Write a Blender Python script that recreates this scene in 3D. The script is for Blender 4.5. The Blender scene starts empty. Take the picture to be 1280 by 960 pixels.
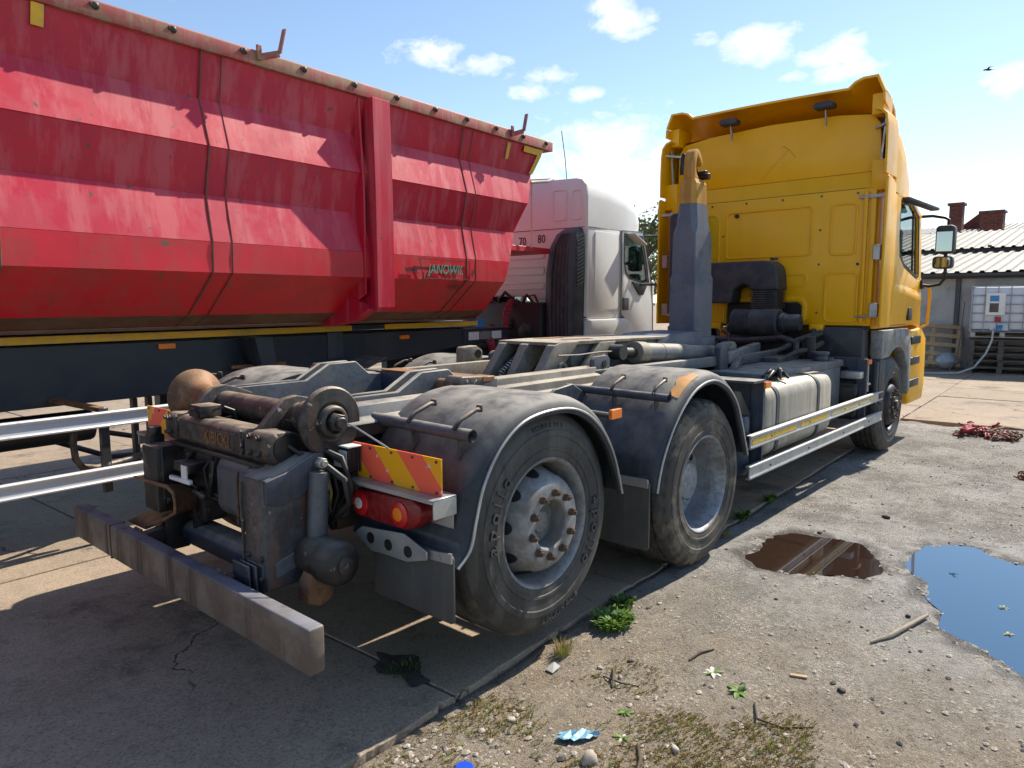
import bpy, bmesh, math, random
import numpy as np
from mathutils import Vector, Matrix, Euler

sc = bpy.context.scene
COL = sc.collection
rnd = random.Random(7)
R = math.radians

# ------------------------------------------------------------------ camera
CAM = Vector((-2.591, -3.165, 1.621)); YAW, PIT, ROL, FPX = R(41.379), R(6.538), R(-0.217), 891.6
_d = Vector((math.cos(YAW)*math.cos(PIT), math.sin(YAW)*math.cos(PIT), -math.sin(PIT)))
_r = Vector((math.sin(YAW), -math.cos(YAW), 0)); _u = _r.cross(_d)
_R = math.cos(ROL)*_r + math.sin(ROL)*_u; _U = math.cos(ROL)*_u - math.sin(ROL)*_r
cam_data = bpy.data.cameras.new('camera'); cam = bpy.data.objects.new('camera', cam_data); COL.objects.link(cam)
cam.matrix_world = Matrix(((_R.x, _U.x, -_d.x, CAM.x), (_R.y, _U.y, -_d.y, CAM.y), (_R.z, _U.z, -_d.z, CAM.z), (0, 0, 0, 1)))
cam_data.sensor_width = 36; cam_data.lens = FPX/1280*36; cam_data.clip_start = 0.05; cam_data.clip_end = 3000
sc.camera = cam
sc.render.resolution_x, sc.render.resolution_y = 1024, 768

# ------------------------------------------------------------------ light and sky
SUN_EL, SUN_AZ = R(45), R(-7)                      # azimuth from +X, towards -Y
SUND = Vector((math.cos(SUN_EL)*math.cos(SUN_AZ), math.cos(SUN_EL)*math.sin(SUN_AZ), math.sin(SUN_EL)))
sl = bpy.data.lights.new('sun', 'SUN'); sl.energy = 5.0; sl.angle = R(0.53); sl.color = (1.0, 0.91, 0.77)
so = bpy.data.objects.new('sun', sl); COL.objects.link(so); so.rotation_euler = SUND.to_track_quat('Z', 'Y').to_euler(); so.location = (0, 0, 30)
world = bpy.data.worlds.new('World'); sc.world = world; world.use_nodes = True
wn = world.node_tree; wn.nodes.clear()
def N(nt, t, **k):
    n = nt.nodes.new(t)
    for a, v in k.items(): setattr(n, a, v)
    return n
def ML(nt, op, a, b=None, c=None, clamp=False):
    n = N(nt, 'ShaderNodeMath', operation=op, use_clamp=clamp)
    for i, v in enumerate((a, b, c)):
        if v is None: continue
        if isinstance(v, (int, float)): n.inputs[i].default_value = v
        else: nt.links.new(v, n.inputs[i])
    return n.outputs[0]
SKY_STRENGTH = 0.115
sky = N(wn, 'ShaderNodeTexSky', sky_type='NISHITA'); sky.sun_disc = False; sky.sun_elevation = SUN_EL
sky.sun_rotation = math.pi/2 - SUN_AZ; sky.air_density = 1.0; sky.dust_density = 0.15; sky.ozone_density = 0.8; sky.altitude = 100
tc = N(wn, 'ShaderNodeTexCoord'); dirv = tc.outputs['Generated']
def px_dir(x, y): return (_d + _R*((x-640)/FPX) + _U*((480-y)/FPX)).normalized()
def wnoise(scale, detail, rough, squash=2.2, dist=0.0):
    mp = N(wn, 'ShaderNodeMapping'); mp.inputs['Scale'].default_value = (1, 1, squash); wn.links.new(dirv, mp.inputs['Vector'])
    n = N(wn, 'ShaderNodeTexNoise'); n.inputs['Scale'].default_value = scale; n.inputs['Detail'].default_value = detail
    n.inputs['Roughness'].default_value = rough; n.inputs['Distortion'].default_value = dist
    wn.links.new(mp.outputs[0], n.inputs['Vector']); return n.outputs['Fac']
# clouds named by where they stand in the sky: (px, py, half width px, half height px, weight)
CL = [(530, 68, 48, 20, 1.0), (603, 86, 42, 17, .95), (690, 95, 34, 15, .95), (730, 116, 26, 13, .95), (672, 113, 40, 13, .85), (762, 8, 30, 14, 1.0), (780, 28, 40, 20, 1.0), (885, 50, 18, 10, 1.0),
      (945, 58, 60, 24, .95), (1038, 66, 40, 20, 1.05), (1055, 88, 44, 13, 1.05), (990, 96, 26, 9, .8), (775, 228, 92, 62, 1.9), (815, 262, 66, 50, 1.6), (690, 216, 40, 20, .85), (1272, 96, 34, 20, .85),
      (1170, 330, 70, 26, .95), (950, -90, 120, 40, .9), (1480, 170, 120, 60, .9), (1600, 20, 160, 60, .9), (-250, 60, 160, 60, .8)]
sep = N(wn, 'ShaderNodeSeparateXYZ'); wn.links.new(dirv, sep.inputs[0])
azv = ML(wn, 'ARCTAN2', sep.outputs[1], sep.outputs[0]); elv = ML(wn, 'ARCSINE', sep.outputs[2]); ae = N(wn, 'ShaderNodeCombineXYZ'); wn.links.new(azv, ae.inputs[0]); wn.links.new(elv, ae.inputs[1])
near = None
for (x, y, rx, ry, w) in CL:                                                    # nearest cloud centre, measured in cloud sizes (azimuth, elevation)
    c = px_dir(x, y); k = w**.5; sx, sy = FPX/rx/k*math.cos(math.asin(c.z)), FPX/ry/k
    v = N(wn, 'ShaderNodeVectorMath', operation='MULTIPLY_ADD'); wn.links.new(ae.outputs[0], v.inputs[0]); v.inputs[1].default_value = (sx, sy, 0); v.inputs[2].default_value = (-math.atan2(c.y, c.x)*sx, -math.asin(c.z)*sy, 0)
    l = N(wn, 'ShaderNodeVectorMath', operation='LENGTH'); wn.links.new(v.outputs[0], l.inputs[0]); near = l.outputs['Value'] if near is None else ML(wn, 'MINIMUM', near, l.outputs['Value'])
tot = ML(wn, 'SUBTRACT', 1.0, ML(wn, 'MULTIPLY', ML(wn, 'MULTIPLY', near, near), .55), clamp=True)
n1 = wnoise(13, 5, .64, 1.9, .5); n2 = wnoise(38, 4, .62, 1.6, .4)
tex = ML(wn, 'ADD', ML(wn, 'MULTIPLY', n1, 1.15), ML(wn, 'MULTIPLY', n2, .55))
low = wnoise(2.6, 4, .5, 2.5)
gen = ML(wn, 'MULTIPLY', ML(wn, 'SUBTRACT', low, .50, clamp=True), 1.9)          # thin cloud elsewhere in the sky
mask = ML(wn, 'MAXIMUM', tot, gen)
den = ML(wn, 'MULTIPLY', ML(wn, 'SUBTRACT', ML(wn, 'ADD', tex, ML(wn, 'MULTIPLY', mask, .62)), 1.17), 2.3, clamp=True)
den = ML(wn, 'MULTIPLY', den, ML(wn, 'MULTIPLY', mask, 4.0, clamp=True), clamp=True)
mx = N(wn, 'ShaderNodeMix', data_type='RGBA'); wn.links.new(den, mx.inputs['Factor']); wn.links.new(sky.outputs[0], mx.inputs['A'])
mx.inputs['B'].default_value = (6.6, 6.7, 6.8, 1)
bg = N(wn, 'ShaderNodeBackground'); bg.inputs['Strength'].default_value = SKY_STRENGTH; wn.links.new(mx.outputs['Result'], bg.inputs['Color'])
wo = N(wn, 'ShaderNodeOutputWorld'); wn.links.new(bg.outputs[0], wo.inputs[0])
vs = sc.view_settings; vs.view_transform = 'Standard'; vs.look = 'None'; vs.exposure = 0.72; vs.gamma = 1.0; vs.use_curve_mapping = False
sc.render.engine = 'CYCLES'; sc.cycles.use_denoising = True; sc.cycles.max_bounces = 5; sc.cycles.diffuse_bounces = 3; sc.cycles.glossy_bounces = 3; sc.cycles.use_adaptive_sampling = True; sc.cycles.adaptive_threshold = .025; world.cycles.sampling_method = 'MANUAL'; world.cycles.sample_map_resolution = 512; sc.cycles.transparent_max_bounces = 12
sc.cycles.caustics_reflective = False; sc.cycles.caustics_refractive = False; sc.cycles.sample_clamp_indirect = 6

# ------------------------------------------------------------------ materials
MATS = {}
def pm(name, col, rough=.55, metal=0., var=.18, vs_=2.5, dirt=None, dust_sheen=None, streak=None, chips=None, bump=.0, bs=60, spec=.5, coat=0., fine=0., grime=0.):
    """painted / worn surface. dirt=(colour, amount, scale) blotches; streak=(colour, amount, scale) vertical runs; chips=(colour, amount, scale) small spots; dust=(colour, amount) settled on top faces; on bar_steel a painted sky sheen"""
    m = bpy.data.materials.new(name); m.use_nodes = True; nt = m.node_tree; b = nt.nodes['Principled BSDF']
    geo = N(nt, 'ShaderNodeNewGeometry'); pos = geo.outputs['Position']
    def noise(scale, det=5, ro=.6, stretch=None):
        n = N(nt, 'ShaderNodeTexNoise'); n.inputs['Scale'].default_value = scale; n.inputs['Detail'].default_value = det; n.inputs['Roughness'].default_value = ro
        if stretch:
            mp = N(nt, 'ShaderNodeMapping'); mp.inputs['Scale'].default_value = stretch; nt.links.new(pos, mp.inputs['Vector']); nt.links.new(mp.outputs[0], n.inputs['Vector'])
        else: nt.links.new(pos, n.inputs['Vector'])
        return n.outputs['Fac']
    def mixc(f, a, bcol):
        x = N(nt, 'ShaderNodeMix', data_type='RGBA'); nt.links.new(f, x.inputs['Factor'])
        if isinstance(a, tuple): x.inputs['A'].default_value = (*a, 1)
        else: nt.links.new(a, x.inputs['A'])
        x.inputs['B'].default_value = (*bcol, 1); return x.outputs['Result']
    def ramp(v, lo, hi, top=1.):
        r = N(nt, 'ShaderNodeMapRange', clamp=True); nt.links.new(v, r.inputs['Value']); r.inputs['From Min'].default_value = lo; r.inputs['From Max'].default_value = hi; r.inputs['To Max'].default_value = top; return r.outputs[0]
    c = mixc(ramp(noise(vs_), .3, .7), tuple(x*(1-var) for x in col), tuple(min(1, x*(1+var)) for x in col))
    rr = None
    if grime: c = mixc(ramp(noise(30, 6, .75), .48, .60, grime), c, tuple(x*.45 for x in col))
    if fine: c = mixc(ramp(noise(180, 3), .45, .7, fine), c, tuple(x*.55 for x in col))
    if dirt: f = ramp(noise(dirt[2], 6, .7), .47, .60, dirt[1]); c = mixc(f, c, dirt[0]); rr = f
    if streak: f = ramp(noise(streak[2], 5, .66, (1, 1, .06)), .49, .62, streak[1]); c = mixc(f, c, streak[0]); rr = f if rr is None else ML(nt, 'MAXIMUM', rr, f)
    if chips: f = ramp(noise(chips[2], 4, .6), .665, .69, chips[1]); c = mixc(f, c, chips[0])
    if dust_sheen:
        sp = N(nt, 'ShaderNodeSeparateXYZ'); nt.links.new(geo.outputs['Normal'], sp.inputs[0])
        f = ML(nt, 'MULTIPLY', ramp(sp.outputs[2], .35, .95, dust_sheen[1]), ramp(noise(9, 5), .25, .6)); c = mixc(f, c, dust_sheen[0]); rr = f if rr is None else ML(nt, 'MAXIMUM', rr, f)
    nt.links.new(c, b.inputs['Base Color'])
    b.inputs['Metallic'].default_value = metal; b.inputs['Specular IOR Level'].default_value = spec; b.inputs['Coat Weight'].default_value = coat; b.inputs['Coat Roughness'].default_value = .08
    if rr is not None: nt.links.new(ML(nt, 'ADD', rough, ML(nt, 'MULTIPLY', rr, max(0, .85-rough))), b.inputs['Roughness'])
    else: nt.links.new(ML(nt, 'ADD', rough-.06, ML(nt, 'MULTIPLY', noise(7), .12)), b.inputs['Roughness'])
    if bump:
        bp = N(nt, 'ShaderNodeBump'); bp.inputs['Strength'].default_value = bump; bp.inputs['Distance'].default_value = .01; nt.links.new(noise(bs, 6, .65), bp.inputs['Height']); nt.links.new(bp.outputs[0], b.inputs['Normal'])
    MATS[name] = m; return m
DUST = (.36, .32, .26); MUD = (.16, .125, .09); RUST = (.16, .06, .022)
pm('slate', (.034, .048, .080), .40, 0, .25, 3, dirt=((.075, .065, .055), .55, 5), streak=((.10, .10, .10), .4, 22), dust_sheen=(DUST, .7), chips=(RUST, .7, 24), bump=.08, grime=.5)
pm('post_worn', (.070, .074, .084), .46, 0, .25, 5, dirt=((.030, .025, .022), .75, 6), streak=((.17, .065, .028), .55, 26), dust_sheen=(DUST, .6), chips=((.27, .26, .25), .6, 40), bump=.1, grime=.6)
pm('deck_grey', (.095, .108, .128), .46, .0, .25, 4, dirt=((.15, .13, .105), .55, 5), dust_sheen=((.42, .375, .30), .8), chips=(RUST, .6, 26), bump=.08, grime=.5)
pm('deck_dusty', (.20, .178, .145), .65, .0, .25, 5, dirt=((.09, .078, .064), .6, 6), dust_sheen=((.44, .385, .295), .8), bump=.1, grime=.4)
pm('dark_grease', (.012, .012, .014), .36, 0, .35, 6, dirt=((.045, .036, .028), .6, 8), dust_sheen=(DUST, .4), chips=((.2, .18, .16), .6, 26), bump=.2)
pm('worn_steel', (.060, .058, .060), .38, .3, .3, 7, dirt=((.020, .016, .014), .8, 8), streak=((.12, .07, .04), .5, 18), dust_sheen=((.42, .33, .24), .65), chips=((.45, .42, .38), .9, 22), bump=.15, grime=.6)
pm('rusty_steel', (.20, .10, .05), .6, .2, .35, 8, dirt=((.08, .05, .035), .8, 9), dust_sheen=((.42, .24, .11), .5), bump=.2)
pm('bar_steel', (.150, .125, .108), .5, .1, .2, 2.5, streak=((.05, .036, .03), .85, 9), dirt=((.085, .055, .04), .6, 3.5), dust_sheen=((.20, .23, .29), .6), bump=.05)  # bluish top-face tone is sky sheen put into the colour
pm('yellow_paint', (.86, .43, .001), .34, 0, .04, 1.2, dirt=((.72, .37, .003), .4, 1.2), streak=((.60, .32, .02), .10, 6), spec=.35, coat=.08, bump=.01, bs=3)
pm('yellow_inner', (.36, .17, .006), .5, 0, .08, 2, dirt=((.2, .1, .02), .4, 3))
pm('hook_yellow', (.55, .27, .03), .5, 0, .12, 4, dirt=((.3, .16, .05), .5, 6), streak=((.25, .12, .04), .5, 12))
pm('red_paint', (.50, .008, .034), .40, 0, .10, 1.4, dirt=((.40, .02, .05), .5, 1.6), streak=((.58, .18, .19), .32, 7), chips=((.09, .06, .04), .95, 13), bump=.22, bs=3.5)
pm('red_low', (.58, .006, .022), .42, 0, .12, 1.6, dirt=((.30, .06, .045), .35, 3.5), streak=((.40, .05, .05), .4, 8), chips=((.12, .08, .055), .9, 9), bump=.25, bs=4)
pm('red_dirty', (.13, .06, .04), .75, 0, .25, 3, dirt=((.16, .11, .07), .7, 5), bump=.1)
pm('red_rim', (.33, .06, .05), .6, 0, .15, 4, dirt=((.30, .22, .13), .75, 5), streak=((.42, .24, .2), .4, 20), chips=((.12, .08, .05), .9, 30), bump=.06)
pm('navy', (.018, .025, .038), .45, 0, .2, 2, dirt=((.04, .045, .05), .5, 4), dust_sheen=(DUST, .25))
pm('white_paint', (.60, .60, .585), .4, 0, .03, 1.5, dirt=((.5, .49, .46), .2, 3))
pm('rail_white', (.56, .57, .60), .42, .15, .05, 3, dirt=((.42, .40, .37), .35, 6), chips=((.3, .28, .25), .5, 24))
pm('rail_alu', (.46, .45, .43), .45, .3, .08, 4, dirt=((.36, .33, .28), .45, 5))
pm('tank_alu', (.33, .305, .255), .42, .25, .08, 3, dirt=((.34, .29, .21), .6, 4), streak=((.62, .58, .5), .45, 10), dust_sheen=((.46, .40, .31), .6))
pm('rubber', (.022, .023, .025), .55, 0, .2, 5, dirt=((.085, .080, .073), .85, 3.2), streak=((.12, .113, .10), .4, 12), bump=.08, grime=.4)
pm('rubber_brown', (.047, .042, .036), .68, 0, .2, 5, dirt=((.2, .165, .12), .85, 5), bump=.06)
pm('tread', (.030, .029, .028), .8, 0, .25, 6, dirt=((.12, .10, .08), .6, 9), bump=.1)
pm('letter_rubber', (.055, .055, .055), .65, 0, .15, 8)
pm('rim_grey', (.24, .25, .26), .5, .1, .12, 8, dirt=((.17, .145, .115), .7, 7), chips=(RUST, .5, 40), grime=.5)
pm('rim_silver', (.28, .30, .33), .45, .25, .12, 8, dirt=((.17, .14, .11), .7, 6), chips=(RUST, .5, 36), grime=.5)
pm('nut_rust', (.13, .10, .08), .6, .4, .3, 20, dirt=(RUST, .6, 30))
pm('plastic_grey', (.018, .023, .033), .6, 0, .12, 3, dirt=((.036, .040, .048), .65, 4), streak=((.055, .058, .064), .45, 18), dust_sheen=((.33, .31, .27), .8), bump=.06, grime=.5)
pm('plastic_dark', (.030, .033, .042), .55, 0, .15, 4, dirt=((.09, .085, .08), .45, 6), dust_sheen=(DUST, .3))
pm('flap_rubber', (.065, .064, .062), .7, 0, .15, 4, dirt=((.095, .085, .072), .7, 6), streak=((.12, .105, .09), .4, 18))
pm('zinc', (.42, .42, .41), .4, .6, .12, 8, dirt=((.3, .27, .22), .4, 10))
pm('tower_grey', (.112, .130, .165), .42, 0, .12, 2.5, dirt=((.06, .075, .11), .5, 3), streak=((.14, .15, .17), .4, 14), chips=(RUST, .6, 22), bump=.03)
pm('soil', (.045, .04, .032), .95, 0, .3, 20, bump=.5)
pm('black', (.010, .010, .011), .5, 0, .2, 5)
pm('amber_lens', (.80, .20, .01), .25, 0, .05, 10, spec=.6)
pm('red_lens', (.22, .004, .008), .28, 0, .12, 18, dirt=((.10, .02, .015), .6, 25), spec=.6, bump=.25, bs=110)
pm('red_bright', (.48, .012, .016), .28, 0, .05, 20, spec=.7)
pm('white_lens', (.75, .73, .72), .25, 0, .05, 30, bump=.2, bs=120)
pm('navy_tank', (.03, .05, .085), .45, 0, .15, 4, dirt=((.12, .11, .1), .4, 6))
pm('orange_paint', (.56, .23, .03), .6, 0, .1, 12, dirt=((.3, .2, .1), .5, 14))
pm('yellow_tape', (.74, .44, .02), .45, 0, .08, 9, dirt=((.45, .36, .18), .5, 14))
pm('tape_old', (.62, .49, .16), .5, 0, .1, 9, dirt=((.55, .53, .48), .85, 7))
pm('pink_shade_white', (.55, .50, .50), .45, 0, .04, 1.5, dirt=((.42, .38, .37), .25, 3))
pm('teal', (.02, .36, .25), .5); pm('ink', (.03, .02, .025), .6); pm('hose_red', (.42, .02, .05), .4); pm('white_plastic', (.72, .72, .70), .4)
pm('brick', (.15, .048, .036), .85, 0, .2, 6, dirt=((.09, .035, .028), .5, 5)); pm('mortar', (.32, .24, .2), .9)
pm('wall_grey', (.42, .42, .42), .85, 0, .08, 1.0, dirt=((.22, .22, .23), .5, 1.5), bump=.05)
pm('post_dark', (.07, .075, .085), .6); pm('roof_sheet', (.30, .29, .26), .7, 0, .06, 2, dirt=((.42, .40, .35), .5, 3)); pm('roof_dark', (.05, .048, .05), .7)
pm('roof_far', (.34, .33, .32), .6, 0, .08, 2, dirt=((.22, .21, .2), .5, 3))
pm('wood', (.42, .29, .16), .75, 0, .2, 8, streak=((.26, .18, .11), .5, 30)); pm('wood_dark', (.10, .085, .075), .8, 0, .25, 8, dust_sheen=((.5, .47, .43), .5))
pm('ibc_plastic', (.62, .66, .72), .45, 0, .04, 2); pm('cage', (.30, .31, .33), .4, .5); pm('blue_plastic', (.03, .22, .5), .4)
pm('chain_rust', (.12, .075, .045), .7, .2, .3, 20); pm('chain_red', (.34, .02, .035), .5, 0, .2, 15, dirt=((.15, .06, .04), .5, 12)); pm('bag', (.33, .36, .40), .4, 0, .2, 9, bump=.5, bs=14)
pm('stone_pale', (.40, .36, .31), .85, 0, .12, 20, bump=.1); pm('stone_mid', (.34, .29, .235), .88, 0, .15, 20, bump=.1); pm('stone_dark', (.05, .048, .046), .8, 0, .2, 20)
pm('twig', (.30, .25, .19), .85, 0, .2, 20); pm('twig_dark', (.075, .055, .04), .85, 0, .2, 20)
pm('blue_wrap', (.14, .34, .48), .4, 0, .25, 14, bump=.4, bs=40); pm('cap_blue', (.015, .07, .55), .35); pm('foil', (.55, .56, .56), .3, .5, .1, 30)
pm('bark', (.13, .10, .075), .9, 0, .2, 6, bump=.3); pm('cloth_purple', (.16, .03, .12), .9)
def leafmat(name, a, b, tr=.35):
    m = bpy.data.materials.new(name); m.use_nodes = True; nt = m.node_tree; bs = nt.nodes['Principled BSDF']
    g = N(nt, 'ShaderNodeNewGeometry'); x = N(nt, 'ShaderNodeMix', data_type='RGBA'); nt.links.new(g.outputs['Random Per Island'], x.inputs['Factor'])
    x.inputs['A'].default_value = (*a, 1); x.inputs['B'].default_value = (*b, 1); nt.links.new(x.outputs['Result'], bs.inputs['Base Color']); bs.inputs['Roughness'].default_value = .55
    t = N(nt, 'ShaderNodeBsdfTranslucent'); nt.links.new(x.outputs['Result'], t.inputs['Color']); ms = N(nt, 'ShaderNodeMixShader'); ms.inputs[0].default_value = tr
    nt.links.new(bs.outputs[0], ms.inputs[1]); nt.links.new(t.outputs[0], ms.inputs[2]); nt.links.new(ms.outputs[0], nt.nodes['Material Output'].inputs[0]); MATS[name] = m
leafmat('leaf_green', (.085, .17, .024), (.20, .33, .055)); leafmat('leaf_dark', (.03, .075, .012), (.07, .14, .02)); leafmat('grass_dry', (.36, .25, .09), (.26, .22, .06), .25)
leafmat('moss', (.30, .20, .055), (.20, .17, .04), .2); leafmat('tree_leaf', (.05, .09, .018), (.11, .16, .035)); leafmat('flower', (.7, .7, .62), (.8, .78, .7))
def glassmat(name, tint, refl=.12):
    m = bpy.data.materials.new(name); m.use_nodes = True; nt = m.node_tree; nt.nodes.remove(nt.nodes['Principled BSDF'])
    t = N(nt, 'ShaderNodeBsdfTransparent'); t.inputs[0].default_value = (*tint, 1); gl = N(nt, 'ShaderNodeBsdfGlossy'); gl.inputs['Roughness'].default_value = .02
    lw = N(nt, 'ShaderNodeLayerWeight'); lw.inputs['Blend'].default_value = .35; ms = N(nt, 'ShaderNodeMixShader')
    nt.links.new(ML(nt, 'ADD', ML(nt, 'MULTIPLY', lw.outputs['Fresnel'], .8), refl, clamp=True), ms.inputs[0])
    nt.links.new(t.outputs[0], ms.inputs[1]); nt.links.new(gl.outputs[0], ms.inputs[2]); nt.links.new(ms.outputs[0], nt.nodes['Material Output'].inputs[0]); MATS[name] = m
glassmat('glass', (.62, .80, .80))
mm = bpy.data.materials.new('mirror_glass'); mm.use_nodes = True; b_ = mm.node_tree.nodes['Principled BSDF']; b_.inputs['Metallic'].default_value = 1; b_.inputs['Roughness'].default_value = .03; b_.inputs['Base Color'].default_value = (.30, .33, .34, 1); MATS['mirror_glass'] = mm
def chevmat():
    m = bpy.data.materials.new('chevron'); m.use_nodes = True; nt = m.node_tree; b = nt.nodes['Principled BSDF']
    t = N(nt, 'ShaderNodeTexCoord'); sp = N(nt, 'ShaderNodeSeparateXYZ'); nt.links.new(t.outputs['Object'], sp.inputs[0])
    v = ML(nt, 'ADD', ML(nt, 'MULTIPLY', ML(nt, 'ABSOLUTE', sp.outputs[1]), 1.0), ML(nt, 'MULTIPLY', sp.outputs[2], .95)); w = ML(nt, 'FRACT', ML(nt, 'ADD', ML(nt, 'MULTIPLY', v, 3.25), .80)); f = ML(nt, 'GREATER_THAN', w, .5)
    x = N(nt, 'ShaderNodeMix', data_type='RGBA'); nt.links.new(f, x.inputs['Factor']); x.inputs['A'].default_value = (.85, .115, .06, 1); x.inputs['B'].default_value = (.80, .36, .005, 1)
    n = N(nt, 'ShaderNodeTexNoise'); n.inputs['Scale'].default_value = 22; n.inputs['Detail'].default_value = 6; nt.links.new(t.outputs['Object'], n.inputs['Vector'])
    edge = ML(nt, 'LESS_THAN', ML(nt, 'ABSOLUTE', ML(nt, 'SUBTRACT', w, .5)), .07)
    y = N(nt, 'ShaderNodeMix', data_type='RGBA'); nt.links.new(ML(nt, 'MULTIPLY', ML(nt, 'GREATER_THAN', n.outputs['Fac'], .60), edge), y.inputs['Factor']); nt.links.new(x.outputs['Result'], y.inputs['A']); y.inputs['B'].default_value = (.55, .5, .42, 1)
    nt.links.new(y.outputs['Result'], b.inputs['Base Color']); b.inputs['Roughness'].default_value = .4; MATS['chevron'] = m
chevmat()

# ------------------------------------------------------------------ mesh helpers
def lerp(a, b, t): return a+(b-a)*t
class MB:
    def __init__(s): s.v = []; s.f = []; s.m = []; s.mi = 0
    def add(s, vs, fs):
        o = len(s.v); s.v += [tuple(p) for p in vs]; s.f += [tuple(i+o for i in f) for f in fs]; s.m += [s.mi]*len(fs); return s
    def box(s, x0, x1, y0, y1, z0, z1):
        return s.add([(x, y, z) for x in (x0, x1) for y in (y0, y1) for z in (z0, z1)], [(0, 1, 3, 2), (4, 6, 7, 5), (0, 4, 5, 1), (2, 3, 7, 6), (0, 2, 6, 4), (1, 5, 7, 3)])
    def bar(s, p, q, w, h, up=(0, 0, 1)):
        p, q = Vector(p), Vector(q); d = (q-p).normalized(); u = Vector(up); r = d.cross(u)
        if r.length < 1e-4: r = d.cross(Vector((1, 0, 0)))
        r.normalize(); u = r.cross(d); vs = [c+r*(a*w/2)+u*(b*h/2) for c in (p, q) for a, b in ((-1, -1), (1, -1), (1, 1), (-1, 1))]
        return s.add(vs, [(3, 2, 1, 0), (4, 5, 6, 7), (0, 1, 5, 4), (1, 2, 6, 5), (2, 3, 7, 6), (3, 0, 4, 7)])
    def prism(s, poly, axis, a0, a1):
        n = len(poly); f = {'x': lambda p, a: (a, p[0], p[1]), 'y': lambda p, a: (p[0], a, p[1]), 'z': lambda p, a: (p[0], p[1], a)}[axis]
        return s.add([f(p, a) for a in (a0, a1) for p in poly], [tuple(range(n))[::-1], tuple(range(n, 2*n))]+[(i, (i+1) % n, n+(i+1) % n, n+i) for i in range(n)])
    def ring(s, outer, inner, axis, a0, a1):
        """frame between two outlines with the same number of points"""
        n = len(outer); f = {'x': lambda p, a: (a, p[0], p[1]), 'y': lambda p, a: (p[0], a, p[1]), 'z': lambda p, a: (p[0], p[1], a)}[axis]
        vs = [f(p, a) for a in (a0, a1) for P in (outer, inner) for p in P]; fs = []
        for i in range(n):
            j = (i+1) % n; fs += [(i, j, n+j, n+i), (2*n+i, 3*n+i, 3*n+j, 2*n+j), (i, 2*n+i, 2*n+j, j), (n+i, n+j, 3*n+j, 3*n+i)]
        return s.add(vs, fs)
    def cyl(s, p, q, r0, r1=None, n=16, caps=True):
        r1 = r0 if r1 is None else r1; p, q = Vector(p), Vector(q); d = (q-p).normalized(); a = d.orthogonal().normalized(); b = d.cross(a); vs = []
        for c, r in ((p, r0), (q, r1)): vs += [c+a*(r*math.cos(2*math.pi*i/n))+b*(r*math.sin(2*math.pi*i/n)) for i in range(n)]
        fs = [(i, (i+1) % n, n+(i+1) % n, n+i) for i in range(n)]
        if caps: fs += [tuple(range(n))[::-1], tuple(range(n, 2*n))]
        return s.add(vs, fs)
    def tube(s, path, r, n=8, caps=True):
        P = [Vector(p) for p in path]; rs = r if isinstance(r, (list, tuple)) else [r]*len(P); vs = []; a = None
        for i, p in enumerate(P):
            t = (P[min(i+1, len(P)-1)]-P[max(i-1, 0)]).normalized(); a = t.orthogonal().normalized() if a is None else (a-t*a.dot(t)).normalized(); b = t.cross(a)
            vs += [p+a*(rs[i]*math.cos(2*math.pi*k/n))+b*(rs[i]*math.sin(2*math.pi*k/n)) for k in range(n)]
        fs = [(i*n+k, i*n+(k+1) % n, (i+1)*n+(k+1) % n, (i+1)*n+k) for i in range(len(P)-1) for k in range(n)]
        if caps: fs += [tuple(range(n))[::-1], tuple(range((len(P)-1)*n, len(P)*n))]
        return s.add(vs, fs)
    def lathe(s, prof, o, ax, n=48, closed=False, skip=None, rmod=None):
        """prof = [(radius, height along ax)]"""
        o, ax = Vector(o), Vector(ax).normalized(); a = Vector((0, 0, 1)) if abs(ax.z) < .9 else Vector((1, 0, 0)); a = (a-ax*a.dot(ax)).normalized(); b = ax.cross(a); vs = []
        for k, (r, h) in enumerate(prof):
            for i in range(n):
                t = 2*math.pi*i/n; rr = r if rmod is None else rmod(k, i, r); vs.append(o+ax*h+a*(rr*math.cos(t))+b*(rr*math.sin(t)))
        m = len(prof); fs = []
        for k in range(m if closed else m-1):
            for i in range(n):
                if skip and skip(k, i): continue
                fs.append((k*n+i, k*n+(i+1) % n, ((k+1) % m)*n+(i+1) % n, ((k+1) % m)*n+i))
        return s.add(vs, fs)
    def rows(s, rows_, close=False):
        """skin a list of point rows"""
        n = len(rows_[0]); fs = []
        for k in range(len(rows_)-1):
            for i in range(n if close else n-1): fs.append((k*n+i, k*n+(i+1) % n, (k+1)*n+(i+1) % n, (k+1)*n+i))
        return s.add([p for r_ in rows_ for p in r_], fs)
    def mesh(s, name, mats, bevel=0., seg=2, smooth=40, mirror=False, solid=0.):
        me = bpy.data.meshes.new(name); vs = [(x, -y, z) for x, y, z in s.v] if mirror else s.v
        me.from_pydata(vs, [], s.f); bm = bmesh.new(); bm.from_mesh(me)
        for f, i in zip(bm.faces, s.m): f.material_index = i
        bmesh.ops.recalc_face_normals(bm, faces=bm.faces)
        if solid: bmesh.ops.solidify(bm, geom=bm.faces[:], thickness=solid)
        if bevel:
            es = [e for e in bm.edges if len(e.link_faces) == 2 and e.calc_face_angle(0) > R(35)]
            bmesh.ops.bevel(bm, geom=es, offset=bevel, segments=seg, profile=.5, affect='EDGES', clamp_overlap=True)
        bm.to_mesh(me); bm.free()
        if smooth:
            me.polygons.foreach_set('use_smooth', [True]*len(me.polygons)); me.set_sharp_from_angle(angle=R(smooth))
        for m in (mats if isinstance(mats, (list, tuple)) else [mats]): me.materials.append(MATS[m])
        return me
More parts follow.
